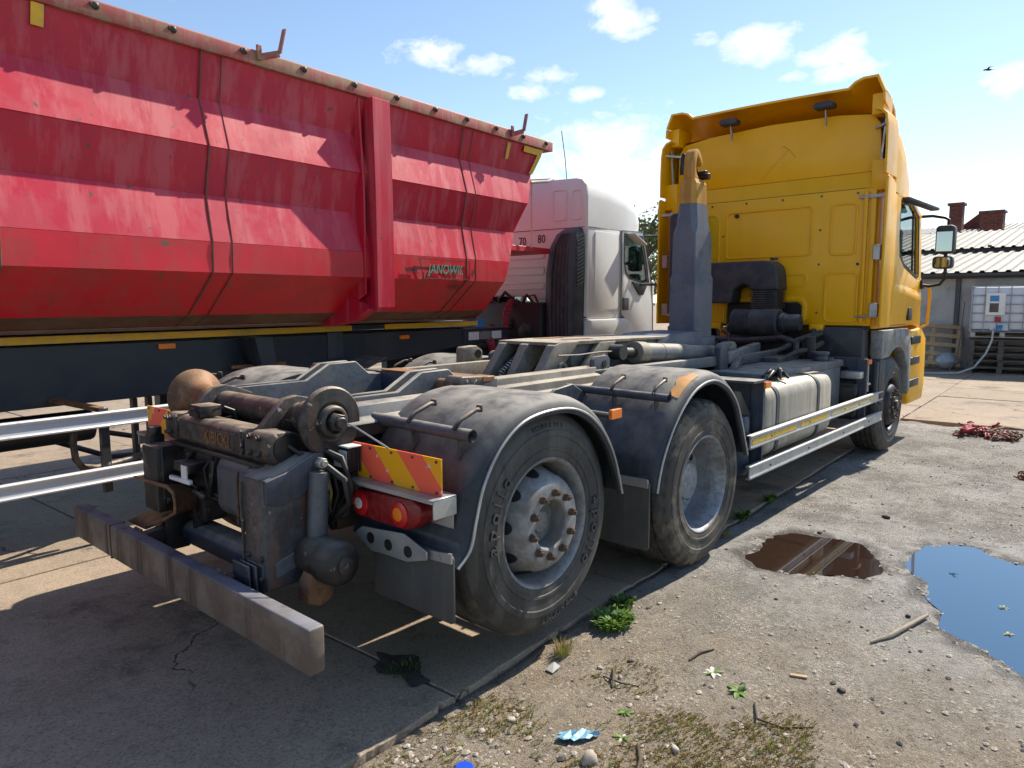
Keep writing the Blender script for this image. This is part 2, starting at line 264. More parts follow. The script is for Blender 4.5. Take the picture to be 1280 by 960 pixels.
    def build(s, name, mats, parent=None, loc=None, **k):
        o = bpy.data.objects.new(name, s.mesh(name, mats, **k)); COL.objects.link(o)
        if parent: o.parent = parent
        if loc: o.location = loc
        return o
def thing(name, label, cat, loc=(0, 0, 0), rz=0, group=None):
    o = bpy.data.objects.new(name, None); COL.objects.link(o); o.location = loc; o.rotation_euler = (0, 0, rz); o.empty_display_size = .2; tag(o, label, cat, group); return o
def tag(o, label, cat, group=None):
    o['label'] = label; o['category'] = cat
    if group: o['group'] = group
    return o
def struct(o): o['kind'] = 'structure'; return o
def link(name, me, parent, loc=(0, 0, 0), rot=(0, 0, 0), scale=None):
    o = bpy.data.objects.new(name, me); COL.objects.link(o); o.parent = parent; o.location = loc; o.rotation_euler = rot
    if scale: o.scale = scale
    return o
def copy_tree(o, parent=None, **k):
    c = o.copy(); COL.objects.link(c); c.parent = parent
    for a, v in k.items(): setattr(c, a, v)
    for ch in [x for x in bpy.data.objects if x.parent == o]: copy_tree(ch, c)
    return c
def rrect(x0, x1, y0, y1, r, n=4):
    out = []
    for cx, cy, a in ((x1-r, y1-r, 0), (x0+r, y1-r, 90), (x0+r, y0+r, 180), (x1-r, y0+r, 270)):
        out += [(cx+r*math.cos(R(a+90*i/n)), cy+r*math.sin(R(a+90*i/n))) for i in range(n+1)]
    return out
def text_verts(s, size, ext, bold=0.):
    cu = bpy.data.curves.new('t', 'FONT'); cu.body = s; cu.size = size; cu.extrude = ext; cu.offset = bold; cu.align_x = 'CENTER'; cu.align_y = 'CENTER'; cu.resolution_u = 2
    o = bpy.data.objects.new('t', cu); COL.objects.link(o); bpy.context.view_layer.update()
    me = bpy.data.meshes.new_from_object(o.evaluated_get(bpy.context.evaluated_depsgraph_get()))
    out = ([v.co.copy() for v in me.vertices], [tuple(p.vertices) for p in me.polygons]); bpy.data.objects.remove(o); bpy.data.meshes.remove(me); bpy.data.curves.remove(cu); return out
def text_on(mb, s, size, o, right, up, ext=.002, shear=0., squeeze=1., bold=0.):
    vs, fs = text_verts(s, size, ext, bold); o, right, up = Vector(o), Vector(right).normalized(), Vector(up).normalized(); n = right.cross(up)
    mb.add([o+right*((v.x+shear*v.y)*squeeze)+up*v.y+n*v.z for v in vs], fs)
# numpy value noise
def vnoise(x, y, seed=0):
    xi, yi = np.floor(x).astype(np.int64), np.floor(y).astype(np.int64); fx, fy = x-xi, y-yi; fx, fy = fx*fx*(3-2*fx), fy*fy*(3-2*fy)
    def h(a, b):
        n = (a*374761393+b*668265263+seed*1442695041) & 0x7fffffff; n = ((n ^ (n >> 13))*1274126177) & 0x7fffffff; return ((n ^ (n >> 16)) & 0xffff)/65535.
    return (h(xi, yi)*(1-fx)+h(xi+1, yi)*fx)*(1-fy)+(h(xi, yi+1)*(1-fx)+h(xi+1, yi+1)*fx)*fy
def fbm(x, y, oct=4, seed=0):
    t = 0; a = .5
    for o in range(oct): t = t+a*vnoise(x*2**o, y*2**o, seed+o*17); a *= .5
    return t
# ------------------------------------------------------------------ ground
YO, YR = Vector((-.65, -1.15, 0)), R(2.5); YC, YS = math.cos(YR), math.sin(YR)          # concrete yard: origin on its edge, and turn
def yard(u, v, z=0): return (YO.x+u*YC-v*YS, YO.y+u*YS+v*YC, z)
P1 = [(1.77, -1.34), (1.95, -1.40), (2.15, -1.33), (2.40, -1.42), (2.46, -1.60), (2.44, -1.82), (2.25, -1.96), (2.03, -2.05), (1.86, -2.03), (1.84, -1.88), (1.68, -1.68), (1.62, -1.48)]
P2 = [(2.22, -2.24), (2.45, -2.20), (2.72, -2.24), (2.86, -2.42), (2.70, -2.62), (2.66, -2.9), (2.9, -3.3), (2.6, -3.8), (1.7, -3.9), (1.15, -3.5), (1.08, -3.0), (1.28, -2.74), (1.46, -2.54), (1.68, -2.52), (1.84, -2.40), (2.02, -2.36)]
def sdist(px, py, poly):
    d = np.full(px.shape, 1e9); inside = np.zeros(px.shape, bool); n = len(poly)
    for i in range(n):
        ax, ay = poly[i]; bx, by = poly[(i+1) % n]; ex, ey = bx-ax, by-ay; wx, wy = px-ax, py-ay
        t = np.clip((wx*ex+wy*ey)/(ex*ex+ey*ey), 0, 1); d = np.minimum(d, np.hypot(wx-ex*t, wy-ey*t))
        c = ((ay <= py) & (by > py)) | ((by <= py) & (ay > py)); xx = ax+(py-ay)/(ey if abs(ey) > 1e-9 else 1e-9)*ex; inside ^= c & (px < xx)
    return np.where(inside, -d, d)
WATER_Z = -.020
def ground_h(x, y):
    x, y = np.asarray(x, float), np.asarray(y, float); u, v = (x-YO.x)*YC+(y-YO.y)*YS, -(x-YO.x)*YS+(y-YO.y)*YC
    sm = lambda a, b, t: (lambda q: q*q*(3-2*q))(np.clip((t-a)/(b-a), 0, 1))
    near = 1-sm(12, 30, np.hypot(x, y))
    h = -.012+near*((fbm(x*1.3, y*1.3, 3, 3)-.45)*.022+(fbm(x*9, y*9, 3, 5)-.45)*.012+(fbm(x*28, y*28, 2, 9)-.4)*.006)
    h = h-.014*(1-sm(-.25, 1.4, u))*(1-sm(.0, 1.2, -v))              # lower beside the broken slab edge
    for P in (P1, P2):
        d = sdist(x, y, P)+(fbm(x*7, y*7, 3, 21)-.45)*.12+(fbm(x*24, y*24, 2, 23)-.4)*.05; h = h-.034*(1-sm(-.09, .10, d))
    jag = (fbm(x*2.2, y*2.2, 3, 31)-.45)*.9
    under = np.maximum(sm(.015, .05, v+0*x), sm(8.9, 9.1, u+jag*.8))
    return h*(1-under)-.13*under
def ground_wet(x, y):
    w = np.zeros(np.shape(x))
    for P, k in ((P1, .45), (P2, .60)): w = np.maximum(w, np.clip(1-np.maximum(sdist(x, y, P), 0)/k, 0, 1))
    return w
def axis(lo, hi, a, b, st):
    out = list(np.arange(a, b, st)); s = st; p = a
    while p > lo: s *= 1.45; p -= s; out.insert(0, p)
    s = st; p = out[-1]
    while p < hi: s *= 1.45; p += s; out.append(p)
    return np.array(out)
gx, gy = axis(-500, 700, -2.2, 9.6, .034), axis(-600, 600, -4.2, -.85, .034)
GX, GY = np.meshgrid(gx, gy, indexing='ij'); GZ = ground_h(GX, GY); nx, ny = GX.shape
idx = np.arange(nx*ny).reshape(nx, ny)
me = bpy.data.meshes.new('ground'); V = np.stack([GX, GY, GZ], -1).reshape(-1, 3); F = np.stack([idx[:-1, :-1], idx[1:, :-1], idx[1:, 1:], idx[:-1, 1:]], -1).reshape(-1, 4)
me.vertices.add(len(V)); me.vertices.foreach_set('co', V.ravel()); me.loops.add(F.size); me.loops.foreach_set('vertex_index', F.ravel().astype(np.int32))
me.polygons.add(len(F)); me.polygons.foreach_set('loop_start', np.arange(0, F.size, 4, dtype=np.int32)); me.update(calc_edges=True); me.validate()
me.polygons.foreach_set('use_smooth', [True]*len(me.polygons))
at = me.attributes.new('wet', 'FLOAT', 'POINT'); at.data.foreach_set('value', ground_wet(GX, GY).ravel().astype(np.float32))
def groundmat():
    m = bpy.data.materials.new('dirt_ground'); m.use_nodes = True; nt = m.node_tree; b = nt.nodes['Principled BSDF']; pos = N(nt, 'ShaderNodeNewGeometry').outputs['Position']
    def noise(s, d=6, r=.65):
        n = N(nt, 'ShaderNodeTexNoise'); n.inputs['Scale'].default_value = s; n.inputs['Detail'].default_value = d; n.inputs['Roughness'].default_value = r; nt.links.new(pos, n.inputs['Vector']); return n.outputs['Fac']
    def rg(v, lo, hi, top=1.):
        r = N(nt, 'ShaderNodeMapRange', clamp=True); nt.links.new(v, r.inputs['Value']); r.inputs['From Min'].default_value = lo; r.inputs['From Max'].default_value = hi; r.inputs['To Max'].default_value = top; return r.outputs[0]
    def mix(f, a, c):
        x = N(nt, 'ShaderNodeMix', data_type='RGBA'); nt.links.new(f, x.inputs['Factor'])
        for nm, q in (('A', a), ('B', c)):
            if isinstance(q, tuple): x.inputs[nm].default_value = (*q, 1)
            else: nt.links.new(q, x.inputs[nm])
        return x.outputs['Result']
    c = mix(rg(noise(1.1), .38, .64), (.275, .218, .150), (.27, .245, .205)); c = mix(rg(noise(2.6), .47, .60, .6), c, (.21, .165, .115)); c = mix(rg(noise(9, 5), .48, .60, .6), c, (.32, .27, .20)); c = mix(rg(noise(26, 5), .5, .62, .6), c, (.15, .115, .08))
    sx = N(nt, 'ShaderNodeSeparateXYZ'); nt.links.new(pos, sx.inputs[0]); far = rg(ML(nt, 'ADD', sx.outputs[0], ML(nt, 'MULTIPLY', noise(1.6, 4), 1.6)), .9, 2.6, .8); c = mix(far, c, (.25, .242, .228)); c = mix(ML(nt, 'MULTIPLY', rg(noise(1.7, 6, .7), .47, .56, .85), far), c, (.115, .107, .095)); c = mix(ML(nt, 'MULTIPLY', rg(noise(1.1, 6, .7), .51, .60, .75), far), c, (.36, .35, .335)); c = mix(rg(noise(18, 5), .5, .66, .6), c, (.125, .105, .085))
    pt = rg(noise(3.7, 4), .42, .6); c = mix(ML(nt, 'MULTIPLY', rg(noise(60, 4), .54, .62, .85), pt), c, (.48, .43, .36)); c = mix(ML(nt, 'MULTIPLY', rg(noise(85, 3), .56, .63, .9), rg(noise(5.3, 4), .38, .58)), c, (.055, .045, .035)); c = mix(ML(nt, 'MULTIPLY', rg(noise(48, 3), .6, .68, .8), far), c, (.50, .49, .47))
    wet = N(nt, 'ShaderNodeAttribute'); wet.attribute_name = 'wet'; w = ML(nt, 'MULTIPLY', wet.outputs['Fac'], rg(noise(6), .25, .5)); w2 = rg(w, .02, .7)
    halo = ML(nt, 'MULTIPLY', rg(w, .05, .45), rg(noise(14, 4), .35, .55)); c = mix(ML(nt, 'MULTIPLY', halo, .4), c, (.34, .335, .32)); c = mix(rg(ML(nt, 'ADD', w, ML(nt, 'MULTIPLY', noise(11, 4), .35)), .78, 1.04, .9), c, (.060, .052, .044)); nt.links.new(c, b.inputs['Base Color'])
    nt.links.new(ML(nt, 'SUBTRACT', .92, ML(nt, 'MULTIPLY', rg(w, .5, .9), .62)), b.inputs['Roughness']); b.inputs['Specular IOR Level'].default_value = .5
    bp = N(nt, 'ShaderNodeBump'); bp.inputs['Strength'].default_value = 1.0; bp.inputs['Distance'].default_value = .018; nt.links.new(ML(nt, 'ADD', noise(55, 6, .7), ML(nt, 'MULTIPLY', noise(160, 3), .5)), bp.inputs['Height']); nt.links.new(bp.outputs[0], b.inputs['Normal'])
    return m
me.materials.append(groundmat())
ground = bpy.data.objects.new('ground', me); COL.objects.link(ground); struct(ground)
def watermat(name, col, rough, ior):
    m = bpy.data.materials.new(name); m.use_nodes = True; nt = m.node_tree; b = nt.nodes['Principled BSDF']; b.inputs['Base Color'].default_value = (*col, 1); b.inputs['Roughness'].default_value = rough; b.inputs['IOR'].default_value = ior
    b.inputs['Specular IOR Level'].default_value = .5; MATS[name] = m
watermat('muddy_water', (.026, .014, .009), .015, 1.5); watermat('sky_tinted_water', (.018, .062, .120), .012, 1.9)  # second water's blue is sky reflection mixed into its base colour
for nm, P, mt in (('puddle', P1, 'muddy_water'), ('puddle', P2, 'sky_tinted_water')):
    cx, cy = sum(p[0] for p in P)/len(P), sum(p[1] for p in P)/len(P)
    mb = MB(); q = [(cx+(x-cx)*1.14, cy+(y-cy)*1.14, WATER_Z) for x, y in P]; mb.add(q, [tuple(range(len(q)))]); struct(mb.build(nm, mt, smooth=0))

# concrete slabs: each one a piece of the yard
def concretemat():
    m = bpy.data.materials.new('concrete'); m.use_nodes = True; nt = m.node_tree; b = nt.nodes['Principled BSDF']; pos = N(nt, 'ShaderNodeNewGeometry').outputs['Position']; oi = N(nt, 'ShaderNodeObjectInfo').outputs['Random']
    def noise(s, d=6, r=.65, st=None):
        n = N(nt, 'ShaderNodeTexNoise'); n.inputs['Scale'].default_value = s; n.inputs['Detail'].default_value = d; n.inputs['Roughness'].default_value = r
        if st: mp = N(nt, 'ShaderNodeMapping'); mp.inputs['Scale'].default_value = st; nt.links.new(pos, mp.inputs[0]); nt.links.new(mp.outputs[0], n.inputs['Vector'])
        else: nt.links.new(pos, n.inputs['Vector'])
        return n.outputs['Fac']
    def rg(v, lo, hi, top=1.):
        r = N(nt, 'ShaderNodeMapRange', clamp=True); nt.links.new(v, r.inputs['Value']); r.inputs['From Min'].default_value = lo; r.inputs['From Max'].default_value = hi; r.inputs['To Max'].default_value = top; return r.outputs[0]
    def mix(f, a, c):
        x = N(nt, 'ShaderNodeMix', data_type='RGBA'); nt.links.new(f, x.inputs['Factor'])
        for nm, q in (('A', a), ('B', c)):
            if isinstance(q, tuple): x.inputs[nm].default_value = (*q, 1)
            else: nt.links.new(q, x.inputs[nm])
        return x.outputs['Result']
    c = mix(oi, (.31, .235, .165), (.35, .27, .195)); c = mix(rg(noise(1.4), .42, .66, .65), c, (.235, .185, .135)); c = mix(rg(noise(.7, 5), .5, .68, .5), c, (.28, .195, .115)); c = mix(rg(noise(2.0, 4, .6, (.25, 1.6, 1)), .52, .72, .45), c, (.22, .175, .13))
    c = mix(rg(noise(11, 6), .5, .7, .5), c, (.18, .145, .11)); c = mix(rg(noise(2.3, 5, .7), .57, .70, .7), c, (.10, .08, .062)); c = mix(rg(noise(95, 4), .51, .62, .7), c, (.12, .10, .075))
    mpv = N(nt, 'ShaderNodeMapping'); mpv.inputs['Scale'].default_value = (.62, .62, 0); ad = N(nt, 'ShaderNodeVectorMath', operation='ADD'); nn = N(nt, 'ShaderNodeTexNoise'); nn.inputs['Scale'].default_value = 1.9; nn.inputs['Detail'].default_value = 6; nt.links.new(pos, nn.inputs['Vector']); nt.links.new(pos, ad.inputs[0]); nt.links.new(nn.outputs['Color'], ad.inputs[1]); nt.links.new(ad.outputs[0], mpv.inputs['Vector'])
    vo = N(nt, 'ShaderNodeTexVoronoi', feature='DISTANCE_TO_EDGE'); vo.inputs['Scale'].default_value = 1.0; nt.links.new(mpv.outputs[0], vo.inputs['Vector'])
    c = mix(ML(nt, 'MULTIPLY', rg(vo.outputs['Distance'], .0065, .0025), rg(noise(.9, 3), .47, .53)), c, (.035, .03, .025)); c = mix(rg(noise(.8, 6, .7), .56, .64, .7), c, (.07, .055, .045)); c = mix(rg(noise(60, 3), .57, .66, .6), c, (.42, .35, .26))
    nt.links.new(c, b.inputs['Base Color']); b.inputs['Roughness'].default_value = .88
    bp = N(nt, 'ShaderNodeBump'); bp.inputs['Strength'].default_value = .5; bp.inputs['Distance'].default_value = .006; nt.links.new(noise(70, 7, .7), bp.inputs['Height']); nt.links.new(bp.outputs[0], b.inputs['Normal']); MATS['concrete'] = m
concretemat()
yard_o = thing('concrete_yard', 'x', 'x'); del yard_o['label']; del yard_o['category']; struct(yard_o); yard_o.location = YO; yard_o.rotation_euler = (0, 0, YR)
SL, SW = 1.5, 2.94
def slab_mesh(seed, broken=False, edge_only=False):
    rg = random.Random(seed); pts = []; g = .004
    def side(a, b, amp, n, lo=0):
        nz = fbm(seed*7.3+np.arange(n)/n*5., np.full(n, a[0]*3+a[1]*5.), 4, seed)
        for i in range(n):
            t = i/n; x, y = lerp(a[0], b[0], t), lerp(a[1], b[1], t); k = -amp*(1.5*float(nz[i])-.3)+rg.uniform(-.09, .09)*amp-(amp*.7 if rg.random() < .04 else 0)
            dx, dy = b[0]-a[0], b[1]-a[1]; L = math.hypot(dx, dy); pts.append((x+dy/L*k, y-dx/L*k))
    A, B, C_, D = (g, g), (SL-g, g), (SL-g, SW-g), (g, SW-g)
    side(A, B, .030 if broken else .006, 80 if broken else 8); side(B, C_, .006, 12); side(C_, D, .006, 8); side(D, A, .006, 12)
    mb = MB(); mb.prism(pts, 'z', -.16, 0); return mb.mesh('slab', 'concrete', bevel=.004, seg=1, smooth=20)
slabs = [slab_mesh(i) for i in range(5)]
for i in range(-3, 17):
    for j in range(0, 4):
        u, v = i*SL, j*SW
        if j == 0 and i < 7: me_ = slab_mesh(100+i, True)
        else: me_ = slabs[(i*3+j*7) % 5]
        link('slab', me_, yard_o, (u, v, rnd.uniform(-.006, .0)-(.004 if j else 0)), (R(rnd.uniform(-.12, .12)), R(rnd.uniform(-.12, .12)), 0))
for i in range(6, 17):
    for j in range(-4, 0): link('slab', slabs[(i*3+j*5) % 5], yard_o, (i*SL, j*SW, rnd.uniform(-.012, -.002)), (R(rnd.uniform(-.1, .1)), R(rnd.uniform(-.1, .1)), 0))
mb = MB(); mb.add([(-200, 4*SW+.01, -.012), (200, 4*SW+.01, -.012), (200, 200, -.012), (-200, 200, -.012)], [(0, 1, 2, 3)]); mb.add([(17*SL, -4*SW, -.012), (200, -4*SW, -.012), (200, 4*SW, -.012), (17*SL, 4*SW, -.012)], [(0, 1, 2, 3)])
mb.add([(-200, 0, -.02), (-3*SL-.01, 0, -.02), (-3*SL-.01, 4*SW, -.02), (-200, 4*SW, -.02)], [(0, 1, 2, 3)]); mb.build('far_paving', 'concrete', yard_o, smooth=0)

# gravel and pebbles, too many to count
def stone_geo(rg, c, s, mb):
    n = 5; P = []
    ph = rg.random()*6.28
    for k, (zz, rr) in enumerate(((-.35, .75), (.15, 1.0))):
        for i in range(n):
            t = ph+2*math.pi*(i+.5*k)/n; q = s*rr*rg.uniform(.75, 1.2); P.append((c[0]+q*math.cos(t), c[1]+q*math.sin(t)*.8, c[2]+s*zz*.7))
    P.append((c[0]+s*.2*rg.uniform(-1, 1), c[1], c[2]+s*.5))
    mb.add(P, [(i, (i+1) % n, n+(i+1) % n, n+i) for i in range(n)]+[(n+i, n+(i+1) % n, 2*n) for i in range(n)])
rg = random.Random(3); mb = MB(); cand = []
while len(cand) < 9000:
    x, y = -1.6+11*rg.random()**1.7, -1.2-2.9*rg.random()
    cand.append((x, y))
cx_ = np.array(cand); hz = ground_h(cx_[:, 0], cx_[:, 1]); vv = -(cx_[:, 0]-YO.x)*YS+(cx_[:, 1]-YO.y)*YC
clump = fbm(cx_[:, 0]*2.5, cx_[:, 1]*2.5, 3, 77)
for (x, y), h, v, cl in zip(cand, hz, vv, clump):
    if v > -.02 or h < WATER_Z-.013 or (cl < .40 and rg.random() < .8): continue
    s = .003+.013*rg.random()**3.4+(.004 if h < WATER_Z else 0); mb.mi = rg.choice((0, 1, 1, 1, 2)); stone_geo(rg, (x, y, float(h)+s*.15), s, mb)
gv = mb.build('gravel', ['stone_pale', 'stone_mid', 'stone_dark'], smooth=0); gv['kind'] = 'stuff'; gv['label'] = 'small loose gravel scattered over the dirt'; gv['category'] = 'gravel'
# ------------------------------------------------------------------ wheels
TR = .52
def tyre_mesh(width, mat, lugs, name='tyre'):
    """axis = local -Y is outwards; outer sidewall at y=0"""
    w = width; n = 132
    prof = [(.285, -.006), (.300, .006), (.312, .012), (.330, .013), (.334, .017), (.345, .018), (.349, .014), (.395, .016), (.40, .020), (.425, .019), (.43, .014), (.455, .009), (.470, .002), (.484, -.010), (.498, -.018), (.512, -.030)]
    crown = [(.5185, -.045)]
    g = [.24, .42, .58, .76]
    for a in g:
        y = -w*a; crown += [(.520, y+.011), (.506, y+.007), (.506, y-.007), (.520, y-.011)]
    crown += [(.5185, -w+.045)]
    back = [(r, -w-h) for r, h in reversed(prof)]
    P = prof+crown+back; np_, nc = len(prof), len(crown)
    def rm(k, i, r):
        if lugs and (np_-3 <= k <= np_ or np_+nc-1 <= k <= np_+nc+2) and i % 4 == 0: return r-.014
        if lugs and np_ < k < np_+nc-1 and i % 6 == 0: return r-.006
        return r
    mb = MB(); mb.lathe(P, (0, 0, 0), (0, -1, 0), n, rmod=rm)
    for k in range(len(mb.f)): mb.m[k] = 1 if np_-2 <= k//n < np_+nc else 0
    return mb.mesh(name, [mat, 'tread'], smooth=28)
def rim_mesh(kind, mat):
    mb = MB(); n = 160
    if kind == 'convex':
        P = [(.288, -.02), (.299, -.004), (.302, .006), (.297, .012), (.289, .008), (.280, -.006), (.272, -.03), (.266, -.07), (.262, -.105)]
        D = [(.262, -.105), (.258, -.098), (.253, -.085), (.248, -.072), (.243, -.058), (.238, -.045), (.232, -.030), (.226, -.015), (.219, 0), (.211, .013), (.200, .026), (.190, .034), (.182, .036), (.170, .037), (.118, .037), (.110, .030), (.106, .010), (.104, -.05), (.098, -.058), (.060, -.060), (.055, -.056), (.052, -.030), (.047, -.024), (.0, -.022)]
        mb.lathe(P, (0, 0, 0), (0, -1, 0), 96); mb.lathe(D, (0, 0, 0), (0, -1, 0), 96)
    elif kind == 'concave':
        P = [(.288, -.02), (.299, -.004), (.302, .006), (.296, .011), (.288, .006), (.281, -.008), (.276, -.03), (.262, -.055), (.258, -.09), (.255, -.15), (.245, -.175)]
        D = [(.245, -.175), (.240, -.180), (.233, -.184), (.226, -.187), (.219, -.190), (.212, -.193), (.206, -.196), (.20, -.20), (.17, -.205), (.12, -.205), (.118, -.12), (.112, -.10), (.07, -.095), (.0, -.09)]
        mb.lathe(P, (0, 0, 0), (0, -1, 0), 96); mb.lathe(D, (0, 0, 0), (0, -1, 0), 96)
    return mb.mesh('wheel', mat, smooth=34)
def nut_mesh():
    mb = MB(); mb.cyl((0, 0, 0), (0, -.006, 0), .019, n=14); mb.cyl((0, -.006, 0), (0, -.026, 0), .0165, n=6); mb.cyl((0, -.026, 0), (0, -.038, 0), .010, .009, n=8); return mb.mesh('lug_nut', 'nut_rust', smooth=30)
NUT = nut_mesh()
def hole_mesh(r0, h0, r1, h1, ra, off):
    """dark hand hole lying on the cone between (r0,h0) and (r1,h1)"""
    nr, nh = (h0-h1), (r1-r0); L = math.hypot(nr, nh); nr, nh = nr/L, nh/L
    if nh < 0: nr, nh = -nr, -nh
    P = []
    for i in range(24):
        t = 2*math.pi*i/24; f = .5+.5*math.sin(t); r_, h_ = lerp(r0, r1, f)+nr*off, lerp(h0, h1, f)+nh*off; a = ra*math.cos(t); P.append((r_*math.sin(a), -h_, r_*math.cos(a)))
    r_, h_ = (r0+r1)/2+nr*off, (h0+h1)/2+nh*off; P.append((0, -h_, r_)); mb = MB(); mb.add(P, [(i, (i+1) % 24, 24) for i in range(24)]); return mb.mesh('hand_hole', 'black', smooth=60)
HOLE_A, HOLE_B = hole_mesh(.2555, -.090, .2215, -.004, .135, .0025), hole_mesh(.236, -.182, .203, -.198, .135, .003)
def arc_letters(mb, s, size, r, a0, step=None, flip=False, y=-.021, ext=.003, squeeze=1., gap=1.):
    """letters on the sidewall, read from outside; angle counted clockwise from the top as seen from outside (towards +X)"""
    a = a0
    for ch in s:
        w = (.66 if ch not in 'li1I./ ' else .40)*size*squeeze*gap; a += w/2/r*(1 if not flip else -1)
        rad = Vector((math.sin(a), 0, math.cos(a))); tan = Vector((math.cos(a), 0, -math.sin(a)))
        if flip: tan, rad_u = -tan, -rad
        else: rad_u = rad
        if ch != ' ': text_on(mb, ch, size, rad*r+Vector((0, y, 0)), tan, rad_u, ext, squeeze=squeeze, bold=size*.012)
        a += w/2/r*(1 if not flip else -1)
def make_wheel(parent, loc, kind, rimmat, tyremat, width, lugs, rz=0, letters=False, nut_h=.037, nut_r=.145, spin=0.):
    w = link('wheel', rim_mesh(kind, rimmat), parent, loc, (0, 0, rz)); t = link('tyre', tyre_mesh(width, tyremat, lugs), w)
    for i in range(10): link('hand_hole', HOLE_A if kind == 'convex' else HOLE_B, w, (0, 0, 0), (0, 2*math.pi*(i+.5)/10+.1, 0))
    if kind == 'convex':
        for i in range(10):
            a = spin+2*math.pi*i/10; link('lug_nut', NUT, w, (nut_r*math.sin(a), -nut_h, nut_r*math.cos(a)))
    if letters:
        for a_ in (-104, 76): mb = MB(); arc_letters(mb, 'apollo', .086, .374, R(a_+3), gap=1.2, ext=.004, squeeze=1.05); mb.build('tyre_brand_lettering', 'letter_rubber', w, smooth=0)
        mb = MB(); arc_letters(mb, '295/80 R 22.5', .030, .448, R(-14), y=-.012, ext=.003); mb.build('tyre_size_lettering', 'letter_rubber', w, smooth=0); mb = MB(); arc_letters(mb, 'ENDURACE', .050, .450, R(186), flip=True, y=-.012, ext=.004, gap=1.1); mb.build('tyre_model_lettering', 'letter_rubber', w, smooth=0)
    return w

# ------------------------------------------------------------------ the hooklift truck (X forward, its right side at -Y)
truck = thing('hooklift_truck', 'yellow-cabbed three-axle hooklift truck with grey lifting gear, parked on the concrete', 'truck', (0, 0, 0))
T = truck
for s, sy in ((False, 1), (True, -1)):
    rz = math.pi if s else 0
    make_wheel(T, (-.13, -1.195*sy, .625), 'convex', 'rim_grey', 'rubber', .295, False, rz, letters=not s, spin=.12)
    make_wheel(T, (1.40, -1.215*sy, TR-.012), 'concave', 'rim_silver', 'rubber_brown', .29, True, rz)
    make_wheel(T, (1.40, -.885*sy, TR-.012), 'concave', 'rim_grey', 'rubber_brown', .29, True, rz)
    make_wheel(T, (5.87, -1.175*sy, TR-.012), 'convex', 'black', 'rubber', .30, False, rz, spin=.2)
for x, z_ in ((-.13, .625), (1.4, .508), (5.87, .508)):
    mb = MB(); mb.cyl((x, -.9, z_), (x, .9, z_), .065, n=14); mb.lathe([(.05, -.24), (.13, -.17), (.17, 0), (.13, .17), (.05, .24)], (x, 0, z_), (0, 1, 0), 20)
    for y in (-.82, .82): mb.cyl((x, y-.07, z_), (x, y+.07, z_), .2, n=24)
    mb.build('axle', 'dark_grease', T, smooth=40)
for x in (5.87,):
    for sy in (-1, 1):
        mb = MB(); mb.cyl((x, sy*1.12, .508), (x, sy*1.225, .508), .10, .085, n=20); mb.cyl((x, sy*1.225, .508), (x, sy*1.255, .508), .05, n=14); mb.build('hub', 'worn_steel', T, bevel=.006)
# frame
for sy in (-1, 1):
    mb = MB(); mb.prism([(-1.05, .72), (6.9, .72), (6.9, .98), (-1.05, .98)], 'y', sy*.39-.012, sy*.39+.012); mb.box(-1.05, 6.9, sy*.39-(.07 if sy > 0 else 0), sy*.39+(.07 if sy < 0 else 0), .985, 1.0); mb.box(-1.05, 6.9, sy*.39-(.07 if sy > 0 else 0), sy*.39+(.07 if sy < 0 else 0), .70, .715)
    mb.build('frame_rail', 'slate', T, bevel=.004, seg=1)
for x in (-.9, -.45, .6, 2.2, 3.2, 4.3, 5.3): MB().box(x-.04, x+.04, -.37, .37, .76, .95).build('cross_member', 'slate', T, bevel=.006, seg=1)
MB().cyl((2.1, 0, .72), (4.9, 0, .80), .055, n=14).build('drive_shaft', 'dark_grease', T)
for x, y0, y1, z0, z1 in ((2.0, -.36, .36, .55, .70), (2.9, -.3, .3, .5, .72), (3.7, -.33, .33, .45, .75), (4.6, -.37, .37, .42, .95)): MB().box(x, x+.55, y0, y1, z0, z1).build('underbody_unit', 'dark_grease', T, bevel=.04, seg=2)
mb = MB(); mb.box(5.0, 6.6, -.36, .36, .55, 1.25); mb.box(5.2, 6.4, -.5, .5, .9, 1.2); mb.build('engine', 'dark_grease', T, bevel=.05)
